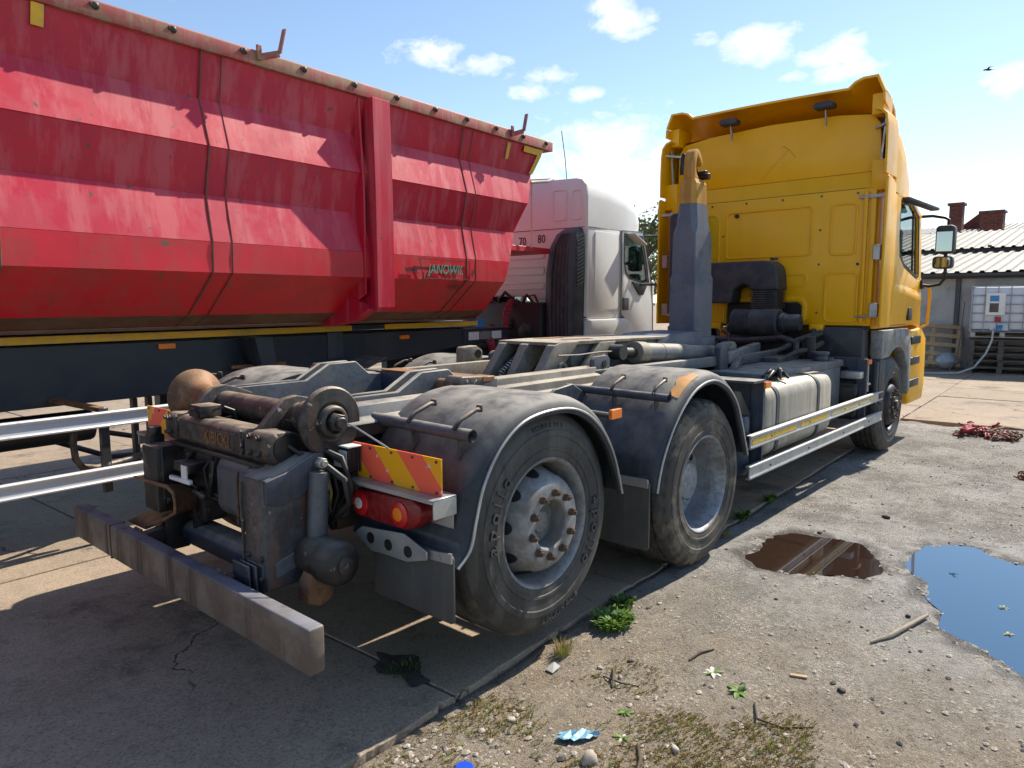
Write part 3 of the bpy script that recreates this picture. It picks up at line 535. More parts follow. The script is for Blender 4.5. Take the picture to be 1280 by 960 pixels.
# fenders
def arc_pts(P, n=40):
    P = [Vector((p[0], 0, p[1])) for p in P]; out = []
    for i in range(len(P)-1):
        p0, p1, p2, p3 = P[max(i-1, 0)], P[i], P[i+1], P[min(i+2, len(P)-1)]
        for k in range(6):
            t = k/6; out.append(.5*((2*p1)+(-p0+p2)*t+(2*p0-5*p1+4*p2-p3)*t*t+(-p0+3*p1-3*p2+p3)*t**3))
    out.append(P[-1]); return out
FT = [(-.745, .60), (-.675, .66), (-.640, .77), (-.595, .90), (-.50, 1.03), (-.35, 1.125), (-.14, 1.152), (.05, 1.125), (.21, 1.03), (.335, .87), (.415, .66)]
FD = [(.765, .585), (.825, .76), (.965, .955), (1.17, 1.105), (1.40, 1.15), (1.60, 1.095), (1.75, .98), (1.845, .82), (1.945, .605)]
def fender(path, mir, lip=True):
    C_ = arc_pts(path); n = len(C_); rows = []; lipr = []
    for i, p in enumerate(C_):
        t = (C_[min(i+1, n-1)]-C_[max(i-1, 0)]).normalized(); o = Vector((-t.z, 0, t.x))
        if o.dot(p-Vector((sum(q.x for q in C_)/n, 0, .6))) < 0: o = -o
        e = min(1., min(i, n-1-i)/5.)
        prof = [(-1.232, -.022), (-1.25, -.022), (-1.256, -.006), (-1.25, .006), (-1.243, .026), (-1.222, .046), (-1.185, .058), (-1.12, .062), (-.62, .062), (-.605, .05), (-.605, .03)]
        rows.append([(p.x+o.x*h*(.35+.65*e), y, p.z+o.z*h*(.35+.65*e)) for y, h in prof]); lipr.append(p+o*.0+Vector((0, -1.257, 0)))
    mb = MB(); mb.rows(rows); f = mb.build('fender', 'plastic_grey', T, smooth=50, mirror=mir)
    m2 = MB(); m2.tube(lipr, .0065, 6); m2.build('edge_trim', 'zinc', f, mirror=mir)
    return f
for mir in (False, True):
    f1 = fender(FT, mir); f2 = fender(FD, mir)
    # rust-orange scrape on the drive-axle fender
    if not mir:
        C_ = arc_pts(FD); rows = []
        for i in range(15, 22):
            p = C_[i]; t = (C_[i+1]-C_[i-1]).normalized(); o = Vector((-t.z, 0, t.x)); o = o if o.z > 0 else -o; w = math.sin((i-14.5)/7*math.pi)*(.030+.010*math.sin(i*2.1))
            rows.append([(p.x+o.x*h, y, p.z+o.z*h) for y, h in ((-1.224-.0015, .0475), (-1.20, .0555), (-1.20+w*.7, .0610), (-1.20+w*1.6, .0638))])
        m2 = MB(); m2.rows(rows); m2.build('orange_scrape', 'orange_paint', f2, smooth=60)
    mb = MB(); mb.prism([(.415, .67), (.47, .98), (.62, 1.12), (.80, 1.14), (.95, 1.06), (.80, .70), (.745, .60), (.44, .60)], 'y', -.66, -.64); mb.build('wheel_partition', 'slate', T, bevel=.004, seg=1, mirror=mir)
    mb = MB(); mb.rows([[(x, y, z_) for y in (-1.20, -1.0, -.62)] for x, z_ in ((.745, .64), (.79, .75), (.86, .90), (.93, 1.0))]); mb.build('splash_panel', 'slate', T, solid=.012, smooth=40, mirror=mir)
    # mudflaps
    mb = MB(); mb.prism(rrect(-1.245, -.74, .275, .66, .02), 'x', .70, .712); fl = mb.build('mudflap', 'flap_rubber', T, bevel=.002, seg=1, mirror=mir)
    mb = MB(); mb.box(.690, .698, -1.24, -.74, .625, .672); mb.build('flap_clamp', 'zinc', fl, mirror=mir)
    mb = MB(); mb.prism(rrect(-1.262, -.775, .385, .66, .02), 'x', -.775, -.763); fl = mb.build('mudflap', 'flap_rubber', T, bevel=.002, seg=1, mirror=mir)
    mb = MB(); mb.prism([(-1.262, .632), (-1.00, .615), (-1.00, .645), (-1.262, .672)], 'x', -.785, -.777)
    for y in (-1.20, -1.05): mb.cyl((-.785, y, .645), (-.793, y, .645), .010, n=8)
    mb.build('flap_clamp', 'zinc', fl, mirror=mir)
    mb = MB(); out = [(-.70, .652), (-.745, .680), (-.84, .688), (-1.014, .704), (-1.149, .66), (-1.15, .627), (-1.03, .592), (-.89, .590), (-.80, .586), (-.71, .632)]
    mb.prism(out, 'x', -.808, -.800); br = mb.build('flap_bracket', 'zinc', T, bevel=.002, seg=1, mirror=mir)
    for y, z_ in ((-.802, .642), (-.917, .637), (-1.039, .636)): MB().cyl((-.804, y, z_), (-.8105, y, z_), .024, n=16).build('bracket_hole', 'black', br, mirror=mir)
    # fender stays
    for px, xx, zz, y0, y1, r_ in (('t', -.615, 1.108, -.42, -1.215, .026), ('d', .93, 1.098, -.42, -1.225, .024)):
        mb = MB(); mb.cyl((xx, y0, zz), (xx, y1, zz-.012), r_, n=16, caps=False); mb.cyl((xx, y0, zz), (xx, y1, zz-.012), r_*.82, n=16, caps=False)
        st = mb.build('fender_stay', 'slate', T, mirror=mir)
        for y in (-.86, -1.14):
            mb = MB(); mb.bar((xx+.01, y, zz-.02), (xx+.035, y, zz-.30 if px == 't' else zz-.34), .045, .006, (0, 1, 0)); mb.tube([(xx-.03, y, zz+.01), (xx+.01, y, zz+.045), (xx+.10, y, zz+.075), (xx+.14, y+.02, zz+.07)], .010, 6); mb.cyl((xx+.14, y+.02, zz+.06), (xx+.14, y+.02, zz+.09), .014, n=8)
            mb.cyl((xx+.028, y-.01, zz-.15), (xx+.028, y+.0, zz-.15), .01, n=6)
            mb.build('stay_strap', 'worn_steel', st, bevel=.0015, seg=1, mirror=mir)
    mb = MB(); mb.prism(rrect(.375, .47, 1.035, 1.085, .008), 'y', -1.215, -1.195); am = mb.build('side_marker', 'amber_lens', T, bevel=.003, seg=1, mirror=mir)
    mb = MB(); mb.cyl((.36, -1.2, 1.06), (.27, -1.15, 1.08), .014, n=8); mb.build('marker_stem', 'black', am, mirror=mir)
    # rear lamp carrier
    mb = MB(); mb.box(-.83, -.70, -1.21, -.53, .872, .879); mb.box(-.83, -.825, -1.21, -.53, .862, .872); mb.prism([(-.822, .80), (-.70, .80), (-.70, .872), (-.822, .872)], 'y', -1.21, -1.203); mb.box(-.712, -.705, -1.2, -.5, .74, .871); lc = mb.build('lamp_carrier', 'zinc', T, bevel=.002, seg=1, mirror=mir)
    out = [(-.661, .772), (-.672, .815), (-.70, .835), (-.893, .842), (-1.06, .848), (-1.10, .835), (-1.112, .80), (-1.10, .765), (-1.07, .735), (-1.014, .716), (-.872, .714), (-.70, .716), (-.67, .735)]
    mb = MB(); mb.prism(out, 'x', -.80, -.715); lamp = mb.build('tail_lamp', 'red_lens', T, bevel=.012, mirror=mir)
    for y in (-.73, -.985): MB().lathe([(.052, .0), (.052, .006), (.031, .012), (0, .013)], (-.80, y, .777), (-1, 0, 0), 22).build('lamp_ring', 'red_bright', lamp, mirror=mir)
    MB().lathe([(.024, .0), (.024, .004), (0, .006)], (-.811, -.73, .779), (-1, 0, 0), 16).build('reversing_lens', 'white_lens', lamp, mirror=mir)
    MB().lathe([(.028, .0), (.028, .004), (0, .006)], (-.811, -.985, .779), (-1, 0, 0), 16).build('indicator_lens', 'amber_lens', lamp, mirror=mir)
    mb = MB(); mb.box(-.767, -.760, -1.195, -.60, .880, 1.026)
    ch = mb.build('chevron_board', 'chevron', T, mirror=mir)
    mb = MB()
    for y in (-1.17, -1.03, -.90, -.76):
        for z_ in (.89, 1.012): mb.cyl((-.767, y, z_), (-.771, y, z_), .006, n=8)
    mb.build('rivet', 'worn_steel', ch, mirror=mir)
    if mir:
        for q in (lc, lamp, ch): q.location.x = -.125
mb = MB(); mb.tube([(-.86, -.66, 1.135), (-.83, -.74, 1.11), (-.79, -.82, 1.06), (-.765, -.88, 1.026)], .004, 6); mb.build('cable', 'zinc', T)
# work light
mb = MB(); mb.prism(rrect(-.70, -.585, .905, 1.012, .012), 'x', -.835, -.79); wl = mb.build('work_light', 'black', T, bevel=.004, seg=1)
mb = MB(); mb.prism(rrect(-.688, -.597, .925, 1.0, .008), 'x', -.838, -.834); mb.build('lens', 'white_lens', wl)
mb = MB()
for k in range(6): mb.box(-.788+k*.011, -.783+k*.011, -.70, -.585, .905, 1.012)
mb.box(-.79, -.735, -.69, -.6, .915, 1.0); mb.build('cooling_fin', 'plastic_dark', wl)
mb = MB(); mb.box(-.84, -.74, -.706, -.58, 1.013, 1.02); mb.build('cover', 'white_plastic', wl, bevel=.002, seg=1)
mb = MB(); mb.box(-.80, -.77, -.67, -.62, .874, .905); mb.build('foot', 'black', wl)

# ---- rear lifting gear
mb = MB(); mb.cyl((-.865, -.60, 1.125), (-.865, .60, 1.125), .058, n=24); mb.build('roller_shaft', 'worn_steel', T)
def roller(sy, mat):
    P = [(.056, -.20), (.072, -.185), (.078, -.10), (.092, -.07), (.118, -.045), (.140, -.028), (.148, -.014), (.148, .0), (.140, .010), (.085, .012), (.075, .004), (.0, .004)]
    r_ = link('roller', None, T) if False else None
    mb = MB(); mb.lathe(P, (-.865, sy*.625, 1.125), (0, sy, 0), 48); o = mb.build('roller', mat, T, smooth=35)
    mb = MB(); mb.lathe([(.070, .004), (.068, .028), (.058, .034), (.05, .034)], (-.865, sy*.625, 1.125), (0, sy, 0), 24); mb.cyl((-.865, sy*.655, 1.125), (-.865, sy*.69, 1.125), .040, n=6); mb.cyl((-.865, sy*.69, 1.125), (-.865, sy*.71, 1.125), .024, n=14); mb.build('axle_nut', 'worn_steel', o, bevel=.003, seg=1)
roller(-1, 'worn_steel'); roller(1, 'rusty_steel')
for y in (-.36, .30):
    mb = MB(); pl = [(-1.09, 1.03), (-1.05, 1.09), (-.97, 1.17), (-.93, 1.205), (-.87, 1.215), (-.81, 1.20), (-.72, 1.16), (-.72, 1.09), (-.80, 1.06), (-.95, 1.04), (-1.04, 1.0)]
    mb.prism(pl, 'y', y-.022, y+.022); mb.build('roller_bracket', 'worn_steel', T, bevel=.006)
mb = MB(); hs = [(-1.115, .985), (-1.085, .955), (-.93, .955), (-.90, 1.0), (-.92, 1.05), (-.99, 1.085), (-1.085, 1.092), (-1.115, 1.07)]
mb.prism(hs, 'y', -.335, .275); hou = mb.build('latch_housing', 'worn_steel', T, bevel=.010)
for y0, y1 in ((-.53, -.385), (.325, .42)): MB().prism(hs, 'y', y0, y1).build('housing_end', 'worn_steel', hou, bevel=.010)
MB().prism([(p[0]*.985-.012, p[1]*.9+.09) for p in hs], 'y', -.39, .33).build('housing_core', 'dark_grease', hou, bevel=.004, seg=1)
mb = MB(); mb.lathe([(.062, 0), (.062, .012), (.03, .016), (0, .016)], (-1.02, -.525, 1.02), (0, -1, 0), 24); mb.build('end_cap', 'dark_grease', hou)
mb = MB(); mb.prism(rrect(-.27, .06, .985, 1.062, .008), 'x', -1.119, -1.113); np_ = mb.build('name_plate', 'worn_steel', hou, bevel=.002, seg=1)
mb = MB(); text_on(mb, 'SKIBICKI', .080, (-1.121, -.11, 1.024), (0, -1, 0), (0, 0, 1), .003, squeeze=.86, bold=.002); mb.build('raised_lettering', 'rusty_steel', hou, smooth=0)
mb = MB(); mb.prism(rrect(.06, .17, 1.095, 1.15, .006), 'x', -1.10, -1.0); lamp = mb.build('number_plate_lamp', 'worn_steel', T, bevel=.006); mb = MB(); mb.box(-1.112, -1.10, .075, .155, 1.097, 1.125); mb.build('lens', 'black', lamp)
mb = MB(); mb.tube([(-1.04, .06, 1.125), (-1.0, .03, 1.14), (-.96, .02, 1.12), (-.95, .02, 1.08)], .006, 6); mb.build('lamp_cable', 'black', lamp)
# rear cross beam and posts
mb = MB(); mb.prism([(-1.06, .72), (-1.03, .69), (-.90, .69), (-.88, .71), (-.88, .91), (-.90, .93), (-1.02, .93), (-1.06, .89)], 'y', -.38, .40); mb.build('rear_beam', 'dark_grease', T, bevel=.012)
mb = MB(); mb.prism(rrect(-1.12, -.93, .675, .94, .06, 6), 'y', -.355, -.10); mb.build('beam_casing', 'slate', T, bevel=.01)
MB().box(-1.16, -1.0, .37, .39, .62, .93).build('beam_flange', 'dark_grease', T, bevel=.004, seg=1)
for y_ in (.30, .05): MB().bar((-1.07, y_, .72), (-1.07, y_-.05, .90), .04, .03).build('beam_stiffener', 'dark_grease', T, bevel=.004, seg=1)
mb = MB(); mb.box(-1.10, -.9, -.45, .42, .93, .948); mb.build('beam_top_plate', 'dark_grease', T, bevel=.004, seg=1)
mb = MB(); mb.prism(rrect(-1.145, -.95, .66, .935, .03), 'y', -.452, -.405)
for z_ in (.70, .77, .84, .89): mb.cyl((-1.147, -.43, z_), (-1.15, -.43, z_), .008, n=6)
mb.build('beam_flange', 'slate', T, bevel=.006, seg=1)
for y, z0 in ((-.54, .47), (.46, .60)):
    mb = MB(); mb.prism(rrect(y-.082, y+.082, z0, .925, .014), 'x', -1.185, -.965); po = mb.build('rear_post', 'post_worn' if y < 0 else 'dark_grease', T, bevel=.008)
    if y < 0:
        mb = MB(); mb.prism([(-1.186, .925), (-1.186, .835), (-1.12, .815), (-1.04, .835), (-.93, .90), (-.905, .96), (-.92, 1.0), (-.96, 1.005), (-1.10, .945)], 'y', y-.105, y-.086); mb.prism([(-1.186, .925), (-1.10, .945), (-.96, 1.005), (-.95, .985), (-1.08, .915)], 'y', y-.086, y+.08)
        mb.build('post_cap', 'slate', po, bevel=.005)
        mb = MB(); mb.cyl((-.945, y-.106, .965), (-.945, y-.14, .965), .024, n=6); mb.cyl((-.945, y-.14, .965), (-.945, y-.155, .965), .014, n=10); mb.build('cap_bolt', 'zinc', po, bevel=.002, seg=1)
        mb = MB(); mb.cyl((-.985, y-.12, .50), (-.955, y-.12, .93), .042, n=20); mb.build('hydraulic_ram', 'deck_grey', T)
        mb = MB(); mb.prism([(-1.15, .86-.28), (-1.02, .86-.24), (-1.02, .55), (-1.15, .52)], 'y', y-.088, y-.083); mb.build('post_scuff_plate', 'deck_grey', po)
for y in (-.42, .42):
    mb = MB(); mb.bar((-1.0, y, .50), (-1.285, y, .46), .06, .09); mb.bar((-1.1, y-.02, .40), (-1.1, y-.02, .58), .05, .12, (1, 0, 0)); mb.build('bumper_arm', 'dark_grease', T, bevel=.008)
for k in range(3): MB().box(-1.19-.02*k, -1.18-.02*k, -.60+.02*k, -.47+.02*k, .455, .575).build('shim_plate', 'slate', T, bevel=.003, seg=1)
mb = MB(); mb.prism([(-1.06, .42), (-.95, .42), (-.92, .45), (-.92, .50), (-.96, .53), (-1.05, .53), (-1.08, .50), (-1.08, .45)], 'y', -.45, .78); mb.build('lower_cross_tube', 'slate', T, bevel=.012)
mb = MB(); mb.lathe([(0, 0), (.055, .002), (.078, .012), (.090, .03), (.092, .10), (.084, .22), (.078, .27)], (-.985, -.865, .585), (0, 1, 0), 32); kn = mb.build('pivot_cylinder', 'dark_grease', T, smooth=35)
mb = MB(); mb.lathe([(.034, 0), (.034, .010), (.022, .014), (0, .014)], (-.985, -.866, .585), (0, -1, 0), 18); mb.cyl((-.985, -.88, .585), (-.985, -.885, .60), .012, .004, n=8); mb.build('grease_cap', 'worn_steel', kn)
mb = MB(); mb.prism([(-1.04, .58), (-1.09, .50), (-1.09, .43), (-1.03, .40), (-.97, .42), (-.95, .50), (-.95, .58)], 'y', -.76, -.68); mb.build('pivot_lug', 'rusty_steel', T, bevel=.012)
# underrun bar
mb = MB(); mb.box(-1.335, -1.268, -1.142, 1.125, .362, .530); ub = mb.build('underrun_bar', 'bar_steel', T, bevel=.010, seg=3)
MB().box(-1.337, -1.266, .60, .612, .360, .532).build('weld_seam', 'dark_grease', ub)
# tow coupling jaw
rim_ = [(.64, .742), (.43, .750), (.26, .757), (.19, .735), (.175, .69), (.178, .646), (.32, .578), (.43, .535), (.54, .492), (.66, .488), (.75, .490)]
thr_ = [(.40, .70), (.35, .705), (.30, .70), (.27, .685), (.26, .665), (.27, .645), (.31, .625), (.35, .615), (.39, .615), (.42, .625), (.44, .64)]
rows = [[(-1.20, y, z_) for y, z_ in rim_], [(-1.185, lerp(y, q[0], .3), lerp(z_, q[1], .3)) for (y, z_), q in zip(rim_, thr_)], [(-1.08, lerp(y, q[0], .8), lerp(z_, q[1], .8)) for (y, z_), q in zip(rim_, thr_)], [(-1.04, y, z_) for y, z_ in thr_]]
mb = MB(); mb.rows(rows); cj = mb.build('coupling_jaw', 'rusty_steel', T, solid=.014, bevel=.003, seg=1)
mb = MB(); mb.box(-1.06, -.95, .16, .40, .57, .71); mb.cyl((-1.03, .28, .50), (-1.03, .28, .80), .035, n=14); mb.tube([(-1.05, .20, .735), (-1.13, .10, .745), (-1.14, -.02, .74)], .013, 8); mb.build('coupling_body', 'dark_grease', T, bevel=.008)
mb = MB(); mb.box(-1.15, -1.06, .11, .27, .83, .875); tb_ = mb.build('socket_box', 'dark_grease', T, bevel=.006); MB().box(-1.156, -1.150, .12, .175, .805, .868).build('socket_label', 'white_plastic', tb_); mb = MB(); mb.bar((-1.15, .30, .79), (-1.15, .09, .795), .022, .022); mb.build('release_rod', 'white_plastic', tb_, bevel=.004, seg=1)
mb = MB(); mb.box(-1.14, -1.06, .56, .62, .78, .96); mb.cyl((-1.1, .59, .95), (-1.1, .59, 1.0), .035, n=12); mb.build('air_coupling', 'dark_grease', T, bevel=.01)
for k in range(5):
    mb = MB(); y = -.50-.022*k; mb.tube([(-.93+.02*k, y+.06, 1.0), (-.90+.02*k, y-.02, .93), (-.88+.02*k, y-.03, .80), (-.86, y-.02, .68), (-.80, y+.06, .62), (-.7, y+.2, .70)], .010 if k % 2 else .007, 6); mb.build('hose', 'black' if k != 2 else 'tape_old', T)
mb = MB(); mb.tube([(-1.02, -.54, 1.03), (-.97, -.60, .98), (-.93, -.66, .88), (-.92, -.68, .76), (-.95, -.64, .70)], .009, 6); mb.build('hose', 'dark_grease', T)
mb = MB(); mb.box(-.78, -.40, -.52, .52, .60, .86); mb.build('rear_tank', 'dark_grease', T, bevel=.02)

# ---- deck
MB().box(-.78, 3.2, -.36, .36, 1.002, 1.014).build('deck_shade_plate', 'dark_grease', T)  # added plate that keeps sun off the ground below the deck
MB().box(.30, .95, .62, 1.17, .86, .872).build('wheel_gap_shade', 'dark_grease', T)  # added on the far side to block sun between the fenders
for mir in (False, True): MB().box(-.86, 1.95, -.60, -.43, .985, .999).build('side_shade_strip', 'dark_grease', T, mirror=mir)  # added strips closing the light gap between plate and fenders
for mir in (False, True):
    mb = MB(); mb.prism([(-.655, 1.095), (-.645, 1.105), (-.60, 1.118), (-.585, 1.168), (-.50, 1.172), (-.47, 1.165), (-.47, 1.02), (-.56, 1.02), (-.60, 1.09)], 'x', -.80, -.19); sc_ = mb.build('side_channel', 'deck_grey', T, bevel=.004, mirror=mir)
    mb = MB(); mb.prism([(-.19, 1.168), (-.10, 1.12), (-.10, 1.02), (-.19, 1.02)], 'y', -.585, -.48); mb.build('channel_end', 'slate', sc_, bevel=.003, seg=1, mirror=mir)
    pl = [(-.80, 1.02), (-.80, 1.185), (-.36, 1.188), (-.205, 1.272), (-.02, 1.275), (.07, 1.20), (.17, 1.19), (.17, 1.02)]
    for y in (-.445, -.355): MB().prism(pl, 'y', y-.014, y+.014).build('deck_side_plate', 'deck_grey', T, bevel=.004, seg=1, mirror=mir)
    mb = MB(); mb.prism([(-.34, 1.15), (-.205, 1.235), (-.03, 1.238), (.05, 1.17), (.05, 1.10), (-.34, 1.10)], 'y', -.429, -.371); mb.build('deck_web', 'deck_grey', T, mirror=mir)
    mb = MB(); mb.prism([(-.145, 1.10), (-.145, 1.225), (-.115, 1.255), (.10, 1.24), (.10, 1.21), (.03, 1.205), (.0, 1.10)], 'y', -.655, -.545); lb = mb.build('lock_block', 'worn_steel', T, bevel=.008, mirror=mir)
    MB().cyl((-.09, -.545, 1.20), (-.09, -.46, 1.20), .034, n=18).build('lock_roller', 'rusty_steel', lb, bevel=.004, seg=1, mirror=mir)
    MB().box(.03, .12, -.66, -.55, 1.215, 1.243).build('wear_pad', 'rusty_steel', lb, bevel=.004, seg=1, mirror=mir)
    mb = MB(); mb.prism([(-.54, 1.09), (-.52, 1.10), (-.52, 1.145), (-.485, 1.155), (-.48, 1.195), (-.39, 1.198), (-.39, 1.02), (-.54, 1.02)], 'x', .10, 1.30); sb = mb.build('sub_beam', 'deck_dusty', T, bevel=.004, mirror=mir)
    mb = MB(); mb.prism([(1.27, 1.05), (1.27, 1.24), (1.30, 1.262), (1.44, 1.265), (1.47, 1.24), (1.47, 1.05)], 'y', -.475, -.445); lg = mb.build('pivot_plate', 'slate', T, bevel=.006, mirror=mir)
    MB().cyl((1.40, -.476, 1.21), (1.40, -.48, 1.21), .025, n=16).build('pin_hole', 'black', lg, mirror=mir)
    mb = MB(); mb.bar((1.28, -.45, 1.135), (3.1, -.45, 1.115), .075, .08); mb.build('side_tube', 'deck_grey', T, bevel=.012, mirror=mir)
    mb = MB(); mb.prism([(3.07, 1.03), (3.07, 1.23), (3.10, 1.265), (3.26, 1.275), (3.30, 1.25), (3.22, 1.20), (3.22, 1.03)], 'y', -.52, -.46); mb.build('stop_plate', 'slate', T, bevel=.008, mirror=mir)
    mb = MB(); mb.bar((3.1, -.42, 1.10), (4.55, -.42, 1.09), .09, .09); mb.build('front_tube', 'slate', T, bevel=.010, mirror=mir)
    P_, Q_ = Vector((2.02, -.335, 1.245)), Vector((3.42, -.335, 1.16))
    mb = MB(); mb.cyl(P_, lerp(P_, Q_, .55), .074, n=28); mb.cyl(lerp(P_, Q_, .55), Q_, .068, n=28); cy = mb.build('hydraulic_cylinder', 'deck_grey', T, mirror=mir)
    d_ = (Q_-P_).normalized(); MB().cyl(P_-d_*.02, P_+d_*.11, .082, n=28).build('cylinder_collar', 'deck_dusty', cy, bevel=.004, seg=1, mirror=mir); MB().cyl(P_+d_*.34, P_+d_*.352, .0765, n=28).build('cylinder_band', 'deck_dusty', cy, mirror=mir)
    mb = MB(); mb.cyl(P_-d_*.24, P_, .035, n=16); mb.cyl(P_-d_*.24+Vector((0, .05, 0)), P_-d_*.24-Vector((0, .05, 0)), .055, n=18); mb.build('cylinder_eye', 'dark_grease', cy, mirror=mir)
mb = MB(); mb.box(.17, .29, -.52, .52, 1.06, 1.205); cb = mb.build('deck_cross_beam', 'slate', T, bevel=.005); MB().box(.165, .30, -.34, .34, 1.206, 1.214).build('wear_strip', 'rusty_steel', cb)
mb = MB(); mb.box(-.78, -.70, -.34, .34, 1.03, 1.10); mb.build('deck_cross_beam', 'slate', T, bevel=.005)
mb = MB(); mb.prism([(1.04, 1.16), (1.04, 1.285), (1.06, 1.30), (1.18, 1.305), (1.24, 1.27), (1.24, 1.19), (1.16, 1.16)], 'y', .50, .58); lg = mb.build('lock_lug', 'deck_dusty', T, bevel=.008); MB().cyl((1.19, .499, 1.245), (1.19, .495, 1.245), .032, n=18).build('pin_hole', 'black', lg)
# lifting arm
for y in (-.235, .0, .20):
    mb = MB(); mb.prism([(.90 if y else .93, 1.06), (1.12, 1.335), (1.20, 1.352), (1.40, 1.352), (1.34, 1.30), (1.06, 1.06)], 'y', y-.035, y+.035); mb.build('arm_plate', 'deck_dusty', T, bevel=.006)
mb = MB(); mb.prism([(1.38, 1.10), (1.66, 1.335), (1.86, 1.335), (1.60, 1.10)], 'y', -.27, -.22); mb.build('arm_plate', 'deck_dusty', T, bevel=.006)
mb = MB(); mb.prism([(1.15, 1.353), (1.42, 1.356), (2.62, 1.342), (2.62, 1.322), (1.15, 1.33)], 'y', -.26, .26); at_ = mb.build('arm_top_plate', 'deck_dusty', T, bevel=.003, seg=1)
mb = MB(); mb.prism([(1.40, 1.18), (1.55, 1.12), (3.3, 1.10), (3.3, 1.315), (1.40, 1.328)], 'y', -.20, .20); mb.build('lifting_arm', 'deck_grey', T, bevel=.008)
mb = MB(); mb.prism([(2.55, 1.12), (3.34, 1.12), (3.34, 1.36), (2.75, 1.355), (2.55, 1.325)], 'y', -.225, .225); mb.build('arm_sleeve', 'tower_grey', T, bevel=.012)
for y in (-.15, .10): MB().box(1.45, 1.75, y, y+.09, 1.3565, 1.358).build('wear_strip', 'rusty_steel', at_)
mb = MB()
for k in range(4):
    a = [(1.0+.02*k, .05+.028*k, 1.10), (1.10, .06+.028*k, 1.20), (1.22, .07+.028*k, 1.27), (1.36, .07+.026*k, 1.30)]; mb.tube(a, .014, 7)
mb.build('hose_bundle', 'black', T)
mb = MB()
for k in range(14): t = k/13; x = lerp(1.0, 1.3, t); z_ = 1.12+.17*t; mb.lathe([(.02, -.006), (.024, 0), (.02, .006)], (x, .10, z_+.02), (1, 0, .6), 10)
mb.build('hose_guard', 'zinc', T)
mb = MB(); mb.tube([(1.12, -.30, 1.27), (1.35, -.30, 1.262), (1.6, -.31, 1.27), (1.95, -.34, 1.262)], .006, 6); mb.build('pressure_line', 'deck_dusty', T)
for x, z_ in ((1.20, 1.17), (1.70, 1.2)): MB().lathe([(.05, 0), (.05, .012), (.03, .012), (.028, .0), (0, 0)], (x, -.272, z_), (0, -1, 0), 20).build('pivot_boss', 'deck_grey', T)
# tower with the hook
mb = MB(); TX0, TX1 = 3.35, 3.70
mb.prism([(-.155, 1.05), (-.155, 1.30), (.155, 1.30), (.155, 1.05)], 'x', 3.28, 3.74); mb.build('tower_base', 'tower_grey', T, bevel=.02)
tow = [(1.10, .128, TX0, TX1, .006), (1.83, .128, TX0, TX1, .006), (1.87, .118, TX0+.012, TX1-.01, .008), (2.22, .114, TX0+.012, TX1-.015, .008), (2.30, .108, TX0+.015, TX1-.02, .045), (2.50, .088, TX0+.03, TX1-.04, .045)]
def loft_oct(secs):
    rows = []
    for z_, h, x0, x1, c in secs: rows.append([(x0, -h+c, z_), (x0+c, -h, z_), (x1-c, -h, z_), (x1, -h+c, z_), (x1, h-c, z_), (x1-c, h, z_), (x0+c, h, z_), (x0, h-c, z_)])
    mb = MB(); mb.rows(rows, True); mb.add(rows[0], [tuple(range(8))]); mb.add(rows[-1], [tuple(range(8))]); return mb
loft_oct(tow).build('hook_tower', 'tower_grey', T, smooth=0)
loft_oct([(2.501, .087, TX0+.03, TX1-.042, .042), (2.68, .080, TX0+.035, TX1-.05, .035), (2.72, .062, TX0+.045, TX1-.08, .02)]).build('hook_neck', 'hook_yellow', T, smooth=0)
hk = [(3.42, 2.68), (3.40, 2.78), (3.405, 2.88), (3.43, 2.955), (3.48, 2.99), (3.53, 2.985), (3.57, 2.95), (3.60, 2.90), (3.61, 2.86), (3.575, 2.84), (3.565, 2.875), (3.54, 2.91), (3.51, 2.92), (3.49, 2.90), (3.48, 2.84), (3.49, 2.78), (3.53, 2.74), (3.59, 2.725), (3.62, 2.70), (3.60, 2.66)]
mb = MB(); mb.prism(hk, 'y', -.045, .045); hook = mb.build('hook', 'hook_yellow', T, bevel=.008)
mb = MB(); mb.prism([(3.395, 2.76), (3.39, 2.82), (3.40, 2.90), (3.425, 2.955), (3.44, 2.95), (3.42, 2.88), (3.415, 2.76)], 'y', .042, .075); mb.build('hook_cheek', 'dark_grease', hook, bevel=.003, seg=1)
mb = MB(); mb.cyl((3.60, -.085, 2.785), (3.60, .05, 2.785), .025, n=14); mb.cyl((3.61, -.11, 2.755), (3.61, .0, 2.755), .028, n=14); mb.bar((3.52, .0, 2.86), (3.60, .0, 2.76), .02, .03, (0, 1, 0)); mb.build('safety_catch', 'dark_grease', hook, bevel=.003, seg=1)

